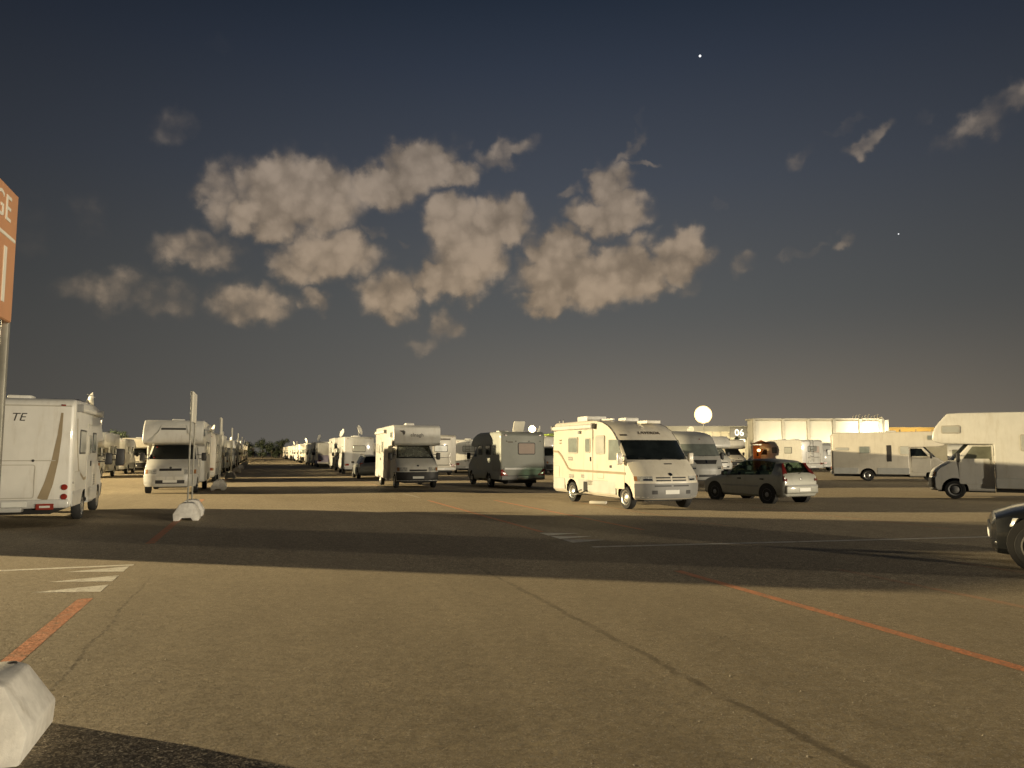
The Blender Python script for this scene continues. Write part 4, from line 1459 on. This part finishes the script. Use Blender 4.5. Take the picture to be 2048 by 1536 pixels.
# --- overcab camper facing the viewer, black windscreen
o = dict(L=6.2, H=3.05, hw=1.16, round_alcove=True, alcove_back=.50, paint='paint_white', bumper='paint_grey_white', grille_high=True, rear_oh=1.6, emblem='frame_dark',
         windows_L=[(-1.2, 1.85, .9, .6, 'glass_blind'), (.2, 1.9, .6, .55, 'glass_blind')], windows_R=[(-1.2, 1.85, .9, .6, 'glass_blind')], alcove_side='glass_grey', awning='L', awning_span=(-2.8, .7, 2.72), skirt='skirt_grey', rear_window=(0, 1.9, 1, .55, 'glass_blind'), bev=.10)
fd, S = overcab('motorhome', 'white overcab motorhome with a black windscreen behind the second zone sign', o)
ax = 3.1 - .50
N_ = Vector((.94, 0, .34))
sk = plate('alcove_window', fd, Vector((ax - .16, 0, 2.655)), (0, 1, 0), (-.46, 0, .89), .95, .10, .02, 'frame_dark', .03, .05)
for s in (-1, 1):
    mesh('alcove_rib', [(ax + .004 - .0, s * 1.0, 2.14), (ax + .03, s * .80, 2.14), (ax - .06, s * .62, 2.52), (ax - .02, s * .56, 2.52), (ax - .30, s * .52, 2.82), (ax - .26, s * .47, 2.83),
                        (ax - .12, s * 1.0, 2.14), (ax - .12, s * .80, 2.14), (ax - .2, s * .62, 2.52), (ax - .2, s * .56, 2.52), (ax - .42, s * .52, 2.82), (ax - .42, s * .47, 2.83)],
         [(0, 1, 3, 2), (2, 3, 5, 4), (0, 2, 8, 6), (2, 4, 10, 8), (1, 7, 9, 3), (3, 9, 11, 5), (4, 5, 11, 10), (0, 6, 7, 1)], 'skirt_grey', fd, smooth=0)
for (t0, t1) in ((-.5, -.18), (-.13, .13), (.18, .5)):
    S.rect('bumper_panel', fd, t0, t1, .58, .70, 'paint_white', .04, 3, 2)
for z in (1.46, 1.90):
    k = disc('red_reflection', fd, S.P(-.74, z) + S.N(-.74, z) * .012, S.N(-.74, z), .035, .01, 'lamp_red', 10)  # red discs drawn in place of red lights reflected by the windscreen
place(fd, 3.1, 0, -13.92, 30.75, -U)

# --- overcab camper with foil sunshade, facing the viewer
o = dict(L=6.0, H=2.98, hw=1.13, alcove_back=.30, paint='paint_white', shade=True, rear_oh=1.55, wframe='frame_light',
         windows_R=[(-.55, 1.95, .55, .60, 'glass_grey'), (-2.3, 1.9, .7, .5, 'glass_blind')], doors_R=[(-1.35, .6, .5, 2.35)], hatches_R=[(.25, .95, .6, .6)], windows_L=[(-1, 1.9, 1, .6, 'glass_blind')], alcove_side='glass_grey', awning='R', awning_span=(-2.7, .55, 2.70), skirt='skirt_grey', mirror_out=.24, bev=.05)
el_, S = overcab('motorhome', 'white overcab motorhome with a silver foil sunshade behind its windscreen', o)
ax = 3.0 - .30
lettering('elnagh', el_, (ax - .022, -.02, 2.50), (0, 1, 0), (-.08, 0, 1), .17, 'ink_dark', .004, spacing=1.05)
mesh('bird_emblem', [(ax - .01, -.86, 2.70), (ax - .01, -.66, 2.72), (ax - .01, -.58, 2.66), (ax - .005, -.60, 2.54), (ax - .005, -.66, 2.50), (ax - .01, -.68, 2.62),
                     (ax - .05, -.86, 2.70), (ax - .05, -.66, 2.72), (ax - .05, -.58, 2.66), (ax - .05, -.60, 2.54), (ax - .05, -.66, 2.50), (ax - .05, -.68, 2.62)],
     [(0, 1, 2, 3, 4, 5), (11, 10, 9, 8, 7, 6)] + [(i, i + 6, (i + 1) % 6 + 6, (i + 1) % 6) for i in range(6)], 'ink_dark', el_, smooth=0)
roof_vent(el_, 1.9, -.25, 2.95, .4, .14)
place(el_, 2.14, -.89, -5.5, 35.9, -U)

# --- silver camper seen from behind
o = dict(L=6.2, H=2.66, hw=1.10, low=True, paint='paint_silver', tail='swoop', tail_z=.72, rear_bumper='plastic_grey', rear_bumper_z=.52, rear_oh=1.9, rear_window=(-.18, 1.86, .86, .56, 'glass_pink'),
         windows_L=[(-2.2, 1.8, .5, .5, 'glass_dark'), (-1.2, 1.8, .8, .5, 'glass_dark'), (.2, 1.8, .7, .5, 'glass_dark')], hatches_L=[(-1.5, .95, .7, .5)], skirt='paint_silver', vents_T=[(-.6, .2)], bev=.10)
sv, S = overcab('motorhome', 'silver low-profile motorhome seen from behind with a pink-curtained rear window', o)
pan('rear_shelf', sv, 'B', 0, .93, 3.1, 1.85, .10, .05, 'paint_grey_white', .04)
for y in (.8, .35, -.3, -.85):
    pan('marker', sv, 'B', y, 2.20, 3.1, .06, .04, .02, 'ink_dark', .01)
pan('badge', sv, 'B', .62, 2.16, 3.1, .26, .05, .006, 'ink_brown', .01)
roof_hatch_open(sv, -2.1, -.1, 2.62, .55, 62)
place(sv, -3.1, -1.10, 1.55, 35.4, U)

# --- cream A-class motorhome, centre right
o = dict(L=6.0, paint='paint_cream', skirt='skirt_grey', pillar_trim='ink_brown', bumper='plastic_grey', cab_glass='glass_grey', rear_oh=1.5, wframe='frame_light',
         stripe_pts=[(-2.95, 1.73), (-2.55, 1.71), (-2.25, 1.55), (-1.75, 1.15), (-1.5, 1.08), (.5, 1.07), (2.2, 1.06)], awning='R', awning_span=(-2.9, .25, 2.53),
         windows_R=[(-1.35, 1.93, .75, .56, 'glass_grey'), (.62, 1.93, .62, .60, 'glass_blind')], doors_R=[(-.22, .62, .62, 2.42)], hatches_R=[(-2.68, 1.0, .42, .40), (.62, .98, .42, .22)],
         vents_R=[(-1.55, 1.47, .38, .13), (-1.5, .88, .36, .13), (-.62, .90, .26, .12)], windows_L=[(-1, 1.9, 1, .6, 'glass_blind')], rear_window=(0, 1.9, 1.1, .5, 'glass_blind'))
lv, S = integrated('motorhome', 'cream A-class motorhome with a tan side stripe and dark windscreen', o)
for t0, t1 in ((-.46, -.03), (.03, .46)):
    for z0, z1 in ((.925, .965), (.845, .885)):
        S.rect('grille_slot', lv, t0, t1, z0, z1, 'plastic_black', .010, 4, 2)
    S.rect('bumper_slot', lv, t0 * 1.15, t1 * 1.15, .69, .73, 'plastic_black', .030, 4, 2)
for t0, t1 in ((-.60, -.45), (.45, .60)):
    S.rect('fog_lamp', lv, t0, t1, .47, .58, 'plastic_black', .030, 3, 2)
S.rect('number_plate', lv, -.22, .22, .47, .59, 'plate_white', .036, 3, 2)
S.rect('air_scoop', lv, -.02, .22, 1.33, 1.355, 'plastic_black', .012, 3, 2)
disc('emblem', lv, S.P(0, 1.03) + S.N(0, 1.03) * .008, S.N(0, 1.03), .06, .015, 'chrome', 12)
pn, nn = S.P(0, 2.28), S.N(0, 2.28)
tz = Vector((0, 1, 0)).cross(nn) * -1
lettering('LAVERDA', lv, pn + nn * .012, (0, 1, 0), Vector((-nn.z, 0, nn.x)), .12, 'ink_brown', .006, shear=.2, spacing=1.1)
S.rect('brow_mark', lv, -.88, -.70, 2.20, 2.24, 'ink_dark', .012, 3, 2)
roof_vent(lv, -1.2, -.45, 2.72, .75, .2)
box('roof_rack_bar', -.4, .35, -.5, -.42, 2.74, 2.80, 'awning_cover', lv, .01)
roof_vent(lv, .0, .3, 2.72, .5, .12)
for x in (-2.85, -2.55):
    tube('roof_peg', lv, [(x, -.9, 2.7), (x, -.9, 2.82), (x + .04, -.9, 2.86)], .014, 'chrome', 5)
pan('awning_lamp', lv, 'R', -.85, 2.36, 1.09, .16, .10, .05, 'plastic_grey', .02)
pan('step_recess', lv, 'R', -.42, .56, 1.1, .30, .34, .020, 'underbody', .02)
stp = box('entry_step', -.78, -.22, -1.55, -1.12, .30, .335, 'plastic_grey', lv, .008)
tube('step_arm', stp, [[(-.72, -1.08, .46), (-.72, -1.5, .31)], [(-.28, -1.08, .46), (-.28, -1.5, .31)]], .018, 'plastic_black')
box('roof_skylight', .9, 1.5, .1, .6, 2.6, 2.70, 'panel_white', lv, .02)
# flower mark
for k in range(4):
    a = R(45 + 90 * k)
    pan('flower_mark', lv, 'R', -2.38 + .07 * math.cos(a), 2.06 + .07 * math.sin(a), 1.098, .055, .055, .008, 'trim_tan', .02)
place(lv, 2.12, -.97, 3.49, 22.71, (.365, -.931))

lev = box('levelling_ramp', 0, 0.55, 0, .22, 0, .09, 'panel_white', None, .02)
tag(lev, 'pale levelling wedge on the ground under the cream motorhome', 'wedge')
lev.location = (2.55, 25.0, 0)
lev.rotation_euler = (0, 0, R(-20))

# --- grey-green windscreen motorhome behind it
o = dict(L=6.4, paint='paint_grey_white', screen='glass_grey', bumper='paint_grey_white', hscale=1.02, rear_oh=1.6, mirror='plastic_black', windows_R=[(-1, 1.9, .9, .6, 'glass_blind')], windows_L=[(-1, 1.9, .9, .6, 'glass_blind')], skirt='skirt_grey',
         knots=[(.30, -.10, 1.0), (.38, -.02, 1.05), (.80, 0, 1.1), (1.0, -.04, 1.1), (1.1, -.08, 1.1), (1.40, -.22, 1.1), (1.45, -.26, 1.1), (2.06, -.62, 1.09), (2.12, -.66, 1.085), (2.40, -.86, 1.08), (2.52, -1.05, 1.07), (2.62, -1.4, 1.05), (2.70, -1.85, 1.01), (2.74, -2.3, .96)])
rn, S = integrated('motorhome', 'grey-white A-class motorhome with a grey-green windscreen beside the cream one', o)
S.patch('grille', rn, [(-.50, 1.10), (.50, 1.10), (.62, 1.30), (-.62, 1.30)], 'plastic_black', .012, 8, 3)
S.rect('emblem', rn, -.04, .04, 1.13, 1.30, 'chrome', .022, 2, 2)
S.rect('lower_intake', rn, -.6, .6, .46, .58, 'plastic_black', .03, 5, 2)
roof_hatch_open(rn, -.2, -.75, 2.77, .7, 40)
disc('rooflight_red', rn, S.P(.05, 2.35) + S.N(.05, 2.35) * .008, S.N(.05, 2.35), .03, .01, 'lamp_red', 8)
place(rn, 3.2, 0, 9.75, 37.6, -U)

# --- right-hand overcab campers
o = dict(L=6.6, H=3.12, hw=1.15, alcove_back=.20, round_alcove=True, paint='paint_white', skirt='skirt_grey', door_glass='glass_olive', rear_oh=1.7, windows_L=[(-.35, 2.02, 1.5, .60, 'glass_blind'), (-2.4, 1.95, .8, .6, 'glass_blind')], windows_R=[(-1, 1.9, 1, .6, 'glass_blind')],
         alcove_side='glass_blind', wframe='frame_light', awning='R', hatches_L=[(-.4, .95, .8, .5)], vents_L=[(-1.6, 1.0, .4, .3)], rim='plastic_grey', vents_T=[(-.6, 0), (-2, 0)])
rc, S = overcab('motorhome', 'white overcab motorhome cut by the right edge, nose pointing left', o)
pan('side_badge', rc, 'L', -.05, 1.55, 1.15, .62, .05, .006, 'ink_brown', .02)
mesh('bird_mark', [(-.15, 1.155, 1.56), (.05, 1.155, 1.56), (-.05, 1.155, 1.46), (-.15, 1.12, 1.56), (.05, 1.12, 1.56), (-.05, 1.12, 1.46)], [(0, 1, 2), (5, 4, 3), (0, 3, 4, 1), (1, 4, 5, 2), (2, 5, 3, 0)], 'ink_dark', rc, smooth=0)
place(rc, 2.44, .9, 16.2, 27.65, (-.84, .54))

o = dict(L=6.2, H=2.88, hw=1.12, alcove_back=.25, round_alcove=True, paint='paint_cream', skirt='skirt_grey', rear_oh=1.9, windows_R=[(-2.55, 1.88, .75, .18, 'glass_blind'), (-1.35, 1.82, .6, .45, 'glass_grey'), (.75, 1.80, .5, .5, 'glass_blind')], windows_L=[(-1, 1.9, 1, .6, 'glass_blind')], alcove_side='glass_grey', wframe='frame_light', vents_T=[(.2, 0)])
ro, S = overcab('motorhome', 'cream overcab motorhome facing right in front of the lit hall', o)
pan('open_vent', ro, 'R', -.05, 1.62, 1.12, .26, .95, .012, 'ink_dark', .03)
place(ro, 2.24, -.9, 24.15, 43.2, (.93, -.36))

# ---------------------------------------------------------------- shared models for the background rows
BASE = dict(windows_R=[(-1.6, 1.85, .9, .55, 'glass_blind'), (.1, 1.85, .6, .5, 'glass_grey')], windows_L=[(-1.6, 1.85, .9, .55, 'glass_blind'), (.1, 1.85, .6, .5, 'glass_grey')], rear_window=(0, 1.95, 1.0, .5, 'glass_blind'), skirt='skirt_grey')
PROTO = {}


def proto(key, fn, o):
    d = dict(BASE)
    d.update(o)
    PROTO[key] = [fn('motorhome', '', d)[0], False]


proto('over_a', overcab, dict(L=6.0, H=2.95, paint='paint_cream', alcove_side='glass_grey', awning='L', stripe='trim_tan'))
proto('over_b', overcab, dict(L=6.3, H=3.02, paint='paint_white', round_alcove=True, shade=True, bumper='paint_grey_white', awning='R', dish=(-1.8, .1)))
proto('int_a', integrated, dict(L=6.2, paint='paint_cream', screen='glass_grey', dish=None, stripe_pts=[(-2.9, 1.1), (2.0, 1.1)]))
proto('low_a', overcab, dict(L=6.4, H=2.72, paint='paint_white', low=True, screen='glass_grey', bumper='paint_grey_white'))
proto('over_c', overcab, dict(L=5.8, H=2.9, paint='paint_grey_white', alcove_back=.3, screen='glass_dark', dish=(-.8, -.2), dish_aim=(-.4, -.8, .3)))


def put(key, label, lx, ly, X, Y, heading, group='motorhomes parked in rows'):
    p = PROTO[key]
    if not p[1]:
        r = p[0]
        p[1] = True
    else:
        r = copy_tree(p[0])
    tag(r, label, 'motorhome', group)
    return place(r, lx, ly, X, Y, heading)


# campers just behind the near ones
p = put('over_a', 'cream motorhome seen from behind, right behind the foil-sunshade camper', -3.0, -1.12, -4.05, 54.6, U)
bike_rack(p, -3.0, .75)
pan('brand_strip', p, 'B', -.1, 2.62, 3.0, 1.2, .12, .008, 'ink_brown', .02)
p = put('low_a', 'white low-profile motorhome between the foil-sunshade camper and the silver camper', -3.2, 1.12, -4.6, 60.5, (-.10, .995))
ladder(p, -3.2, .1, .9, 2.5)
put('over_c', 'grey-white overcab motorhome seen in the gap right of the silver camper', 2.9, 0, 3.65, 58, -U)
lt = mesh('lime_tarpaulin', [(-1.1, -1.3, 0), (1.5, -1.15, 0), (1.5, 1.15, -.28), (-1.1, 1.3, -.05), (-1.1, -1.3, .05), (1.5, -1.15, .06), (1.5, 1.15, -.22), (-1.1, 1.3, .0), (.2, 0, .22)],
          [(0, 3, 2, 1), (4, 5, 8), (5, 6, 8), (6, 7, 8), (7, 4, 8), (0, 1, 5, 4), (1, 2, 6, 5), (2, 3, 7, 6), (3, 0, 4, 7)], 'tarp_lime', smooth=0)
tag(lt, 'lime green cover on the roof of the camper between silver and cream ones', 'tarpaulin')
place(lt, 0, 0, 3.5, 60.5, -U, 3.02)
put('over_b', 'white overcab motorhome peeking out right of the grey-green windscreen one', 3.15, 0, 17.4, 62, -U)
put('over_a', 'cream overcab motorhome behind the small silver car', 3.0, 0, 22.6, 75, (.28, -.96))
put('int_a', 'grey shaded motorhome side-on behind the small silver car', 0, 0, 28.4, 80.5, (-.95, .31))
p = put('low_a', 'cream motorhome seen from behind, left of the caravan', -3.2, -1.12, 25.98, 62.9, (-.36, .93))
window(p, 'B', -.42, 1.92, 3.2, .62, .55, 'glass_pink', 'frame_light')
bike_rack(p, -3.2, .72)

o = dict(L=5.2, paint='paint_grey_white', rear_window=(.15, 1.65, 1.0, .55, 'glass_olive'), windows_R=[(-1, 1.6, .9, .5, 'glass_olive')], windows_L=[(-1, 1.6, .9, .5, 'glass_olive'), (1.0, 1.6, .9, .5, 'glass_olive')], tail='square', H=2.5)
cv = caravan('caravan', 'olive-windowed caravan beside the cream overcab motorhome', o)
place(cv, -2.6, -1.08, 29.4, 66.5, (-.15, .99))
cv2 = copy_tree(cv)
tag(cv2, 'caravan half hidden between the motorhomes near the right edge', 'caravan', 'caravans')
cv['group'] = 'caravans'
place(cv2, -2.6, 0, 44.0, 74.0, (.6, .8))
put('over_c', 'grey motorhome in shade just left of the right-edge camper', 0, 0, 39.5, 62.0, (-.2, -.98))

# right-hand row running away from the viewer
ordr = ['nearest', 'second', 'third', 'fourth', 'fifth', 'sixth', 'seventh', 'eighth', 'ninth', 'tenth', 'eleventh', 'twelfth', 'thirteenth', 'fourteenth', 'fifteenth', 'sixteenth']


def in_row(key, label, s, qside, away, group):
    """side nearest the lane at q = qside (right row negative)"""
    r = PROTO[key][0]
    hw = 1.12
    q = qside - hw if qside < 0 else qside + hw
    c = RC(s, q)
    return put(key, label, 0, 0, c.x, c.y, U if away else -U, group)


p = in_row('over_c', 'motorhome with a satellite dish behind the grey estate car', 61.5, -6.2, True, 'right-hand row')
p = in_row('over_b', 'overcab motorhome right of the lilac-lit camper', 73.5, -6.6, False, 'right-hand row')
ll = dict(BASE)
ll.update(L=6.0, H=2.75, low=True, paint='paint_white', rear_window=(-.35, 1.9, .62, .50, 'window_lit'), skirt='fabric_lilac')
lil, S = overcab('motorhome', 'lilac-tinted motorhome seen from behind with a lit square window', ll, 'right-hand row')
c = RC(85.5, -6.2)
for y, w in ((.35, 1.5), (-.75, .6)):
    pan('lilac_panel', lil, 'B', y, .95, 3.0, w, .80, .012, 'fabric_lilac', .03)
place(lil, -3.0, 1.12, c.x, c.y, U)
aw = thing('wind_break', 'dark blue awning skirt beside the lilac-tinted motorhome', 'awning')
c = RC(83.5, -9.9)
bb = mesh('canvas', [(-1.4, 0, .05), (1.4, 0, .05), (1.2, 0, 1.15), (-1.4, 0, .85), (-1.4, .06, .05), (1.4, .5, .05), (1.2, .06, 1.15), (-1.4, .06, .85)], [(0, 1, 2, 3), (7, 6, 5, 4), (0, 4, 5, 1), (1, 5, 6, 2), (2, 6, 7, 3), (3, 7, 4, 0)], 'fabric_blue', aw, smooth=0)
tube('pole', aw, [[(-1.4, .03, 0), (-1.4, .03, 1.3)], [(1.25, .03, 0), (1.25, .03, 1.4)]], .025, 'post_steel')
place(aw, 0, 0, c.x, c.y, V)
keys = ['over_c', 'low_a', 'over_a', 'int_a', 'over_b', 'over_a', 'low_a', 'over_c', 'int_a', 'over_b', 'over_a', 'low_a', 'int_a', 'over_a']
s = 94.5
rr = random.Random(5)
for i, k in enumerate(keys):
    p = in_row(k, 'pale motorhome, %s beyond the lilac-tinted one in the right-hand row' % ordr[i], s, -6.2 + rr.uniform(-.3, .2), rr.random() < .4, 'right-hand row')
    s += rr.uniform(7.6, 9.4)
# second column behind the right row
s = 70
for i, k in enumerate(['over_a', 'over_b', 'int_a', 'low_a', 'over_c', 'over_a', 'over_b', 'int_a']):
    in_row(k, 'distant motorhome, %s of the column behind the right-hand row' % ordr[i], s, -14.5 + rr.uniform(-.4, .4), rr.random() < .5, 'column behind the right-hand row')
    s += rr.uniform(8.5, 12)
# left-hand row
keys = ['int_a', 'over_a', 'over_b', 'low_a', 'over_c', 'int_a', 'over_a', 'over_b', 'low_a', 'over_c', 'int_a', 'over_a', 'low_a', 'over_b', 'over_a', 'int_a']
s = 48.5
for i, k in enumerate(keys):
    in_row(k, 'pale motorhome, %s behind the black-windscreen camper in the left-hand row' % ordr[i], s, 2.35 + rr.uniform(-.1, .25), rr.random() < .25, 'left-hand row')
    s += rr.uniform(7.8, 9.6)
# far left row
s = 58
for i, k in enumerate(['over_b', 'low_a', 'over_a', 'int_a', 'over_c', 'over_b']):
    in_row(k, 'distant motorhome, %s of those glimpsed left of the black-windscreen camper' % ordr[i], s, 9.4 + rr.uniform(-.3, .4), rr.random() < .3, 'far left row')
    s += rr.uniform(8, 10)

# ---------------------------------------------------------------- booth with an orange canvas
bt = thing('orange_booth', 'small orange canvas booth with a glowing lamp behind the silver car', 'booth')
bxs = [(-.75, .75)]
for x in (-.75, .75):
    for y in (-.6, .6):
        box('post', x - .03, x + .03, y - .03, y + .03, 0, 2.4, 'post_steel', bt, .005)
box('canvas_wall', -.72, .72, .52, .56, .1, 2.3, 'booth_orange', bt, .005)
box('side_canvas', -.72, -.68, -.56, .5, .1, 2.3, 'booth_orange', bt, .005)
mesh('roof', [(-.85, -.7, 2.4), (.85, -.7, 2.4), (.85, .7, 2.4), (-.85, .7, 2.4), (0, 0, 2.75)], [(0, 1, 4), (1, 2, 4), (2, 3, 4), (3, 0, 4), (3, 2, 1, 0)], 'booth_orange', bt, smooth=0)
lathe('lamp', bt, (-.2, -.1, 1.85), Vector((1, 0, 0)), Vector((0, 1, 0)), Vector((0, 0, 1)), [(.04, -.12), (.13, -.08), (.15, 0), (.13, .08), (.04, .12)], 'booth_lamp', 12)
tube('lamp_cord', bt, [(-.2, -.1, 1.95), (-.2, -.1, 2.45)], .01, 'plastic_black', 4)
bt.location = (22.0, 66.5, 0)
bt.rotation_euler = (0, 0, R(-15))

# ---------------------------------------------------------------- cars
# stations: x, bottom z, belt z, roof z, width factor, roof half width
HATCH = [(1.90, .30, .58, .62, .70, .45), (1.84, .22, .66, .71, .88, .55), (1.62, .20, .74, .80, .97, .62), (1.20, .20, .82, .90, 1.0, .66), (.80, .20, .88, .985, 1.0, .66),
         (.52, .20, .90, 1.18, 1.0, .60), (.10, .20, .91, 1.42, 1.0, .57), (-.10, .20, .92, 1.455, 1.0, .57), (-.55, .20, .93, 1.475, 1.0, .575), (-.95, .20, .945, 1.46, 1.0, .57), (-1.40, .20, .96, 1.415, .99, .555),
         (-1.60, .21, .97, 1.35, .975, .545), (-1.84, .23, .955, 1.02, .95, .64), (-1.91, .26, .90, .93, .90, .60), (-1.93, .32, .62, .66, .86, .55)]
WIN = {(4, 5): 'windscreen', (4, 6): 'windscreen', (4, 7): 'windscreen', (5, 5): 'windscreen', (5, 6): 'windscreen', (5, 7): 'windscreen',
       (5, 4): 'side_window', (6, 4): 'side_window', (8, 4): 'rear_side_window', (9, 4): 'rear_side_window', (7, 4): 'side_window',
       (11, 6): 'rear_window', (11, 7): 'rear_window'}
pu, ST = car('hatchback_car', 'small silver hatchback parked behind the cream motorhome, seen from its rear left', dict(paint='paint_car_silver', stations=HATCH, windows=WIN, axles=(1.20, -1.24), wr=.295, hw=.84, rim='plastic_grey'))
for s in (-1, 1):
    q = [(-1.62, s * .545, 1.30), (-1.60, s * .43, 1.33), (-1.83, s * .53, .97), (-1.83, s * .74, .93)]
    off = Vector((-.03, s * .02, .015))
    vv = [Vector(a) for a in q] + [Vector(a) + off for a in q]
    mesh('tail_lamp', vv, [(0, 1, 2, 3), (7, 6, 5, 4), (0, 4, 5, 1), (1, 5, 6, 2), (2, 6, 7, 3), (3, 7, 4, 0)], 'lamp_maroon', pu, .006)
    q2 = [(-1.83, s * .74, .93), (-1.845, s * .60, .94), (-1.92, s * .62, .74), (-1.90, s * .765, .74)]
    vv = [Vector(a) for a in q2] + [Vector(a) + off for a in q2]
    mesh('tail_lamp', vv, [(0, 1, 2, 3), (7, 6, 5, 4), (0, 4, 5, 1), (1, 5, 6, 2), (2, 6, 7, 3), (3, 7, 4, 0)], 'lamp_maroon', pu, .006)
    face = 'L' if s > 0 else 'R'
    for x in (.30, -.72):
        pan('door_handle', pu, face, x - .30, .80, .836, .16, .05, .025, 'plastic_black', .02)
    pan('rub_strip', pu, face, -.02, .56, .838, 1.7, .06, .012, 'plastic_grey', .02)
    k = box('mirror', .55, .70, s * .92 - .09, s * .92 + .09, .90, 1.04, 'plastic_black', pu, .03)
box('rear_bumper', -2.0, -1.86, -.74, .74, .34, .62, 'paint_car_silver', pu, .05, 3)
pan('bumper_strip', pu, 'B', 0, .60, 1.995, 1.4, .05, .012, 'plastic_grey', .02)
pan('number_plate', pu, 'B', -.1, .47, 1.998, .52, .12, .012, 'plate_white', .015)
disc('emblem', pu, (-1.925, 0, .82), (-1, 0, .1), .04, .015, 'chrome', 10)
tube('rear_wiper', pu, [(-1.88, .05, .985), (-1.78, -.36, 1.10)], .009, 'plastic_black', 4)
place(pu, -1.24, .78, 8.5, 25.11, (-.47, .883))

EST = [(2.05, .30, .60, .64, .72, .45), (1.98, .22, .68, .74, .90, .55), (1.7, .20, .78, .84, .98, .62), (1.2, .20, .86, .95, 1.0, .66), (.85, .20, .91, 1.02, 1.0, .66),
       (.5, .20, .93, 1.25, 1.0, .60), (.10, .20, .94, 1.48, 1.0, .57), (-.10, .20, .95, 1.51, 1.0, .58), (-.55, .20, .955, 1.53, 1.0, .58), (-1.1, .20, .965, 1.52, 1.0, .575), (-1.65, .20, .975, 1.49, .99, .56),
       (-1.85, .21, .98, 1.43, .975, .55), (-2.06, .23, .965, 1.03, .95, .64), (-2.12, .26, .90, .93, .90, .60), (-2.14, .32, .62, .66, .86, .55)]
es, ST = car('estate_car', 'silver grey estate car parked beyond the foil-sunshade camper', dict(paint='paint_car_grey', stations=EST, windows=WIN, axles=(1.25, -1.32), wr=.31, hw=.87, rim='rim_steel', glass='glass_dark'))
for s in (-1, 1):
    box('tail_lamp', -2.10, -1.98, s * .72 - .10, s * .72 + .10, .78, 1.02, 'lamp_red', es, .03)
    box('mirror', .60, .75, s * .95 - .09, s * .95 + .09, .95, 1.09, 'plastic_black', es, .03)
box('rear_bumper', -2.22, -2.06, -.78, .78, .34, .64, 'paint_car_grey', es, .05, 3)
tube('roof_rail', es, [[(.1, s * .52, 1.50), (-.6, s * .53, 1.57), (-1.7, s * .5, 1.50)] for s in (-1, 1)], .02, 'plastic_black')
place(es, -1.32, .8, -9.9, 48.7, U)

DRK = [(2.08, .26, .62, .66, .66, .45), (2.02, .20, .70, .76, .86, .55), (1.78, .18, .78, .85, .97, .62), (1.3, .18, .86, .96, 1.0, .68), (.85, .18, .91, 1.02, 1.0, .68),
       (.5, .18, .93, 1.22, 1.0, .60), (.05, .18, .94, 1.41, 1.0, .57), (-.15, .18, .95, 1.44, 1.0, .57), (-.6, .18, .955, 1.45, 1.0, .575), (-1.0, .18, .965, 1.43, 1.0, .57), (-1.5, .18, .975, 1.38, .99, .555),
       (-1.75, .19, .98, 1.30, .975, .545), (-2.05, .21, .965, 1.03, .95, .64), (-2.12, .24, .90, .93, .90, .60), (-2.15, .30, .62, .66, .86, .55)]
dk, ST = car('dark_car', 'black car at the right edge with only its nose and front wheel in view', dict(paint='paint_black', stations=DRK, windows=WIN, axles=(1.50, -1.22), wr=.335, hw=.90, rim='rim_steel', spokes=5, glass='glass_dark'))
for s in (-1, 1):
    q = [(2.00, s * .60, .56), (1.80, s * .845, .60), (1.72, s * .865, .73), (1.96, s * .66, .70)]
    off = Vector((.03, s * .02, .012))
    vv = [Vector(a) for a in q] + [Vector(a) + off for a in q]
    h = mesh('headlight', vv, [(0, 1, 2, 3), (7, 6, 5, 4), (0, 4, 5, 1), (1, 5, 6, 2), (2, 6, 7, 3), (3, 7, 4, 0)], 'lamp_clear', dk, .006)
    box('fog_lamp', 1.96, 2.06, s * .62 - .08, s * .62 + .08, .30, .38, 'chrome', dk, .02)
    box('mirror', .60, .78, s * 1.0 - .1, s * 1.0 + .1, .93, 1.08, 'paint_black', dk, .04)
box('grille', 2.05, 2.10, -.45, .45, .38, .62, 'plastic_black', dk, .02)
pan('number_plate', dk, 'F', 0, .45, 2.10, .52, .11, .012, 'plate_white', .015)
place(dk, 1.50, .87, 7.60, 10.95, (-.86, .51))
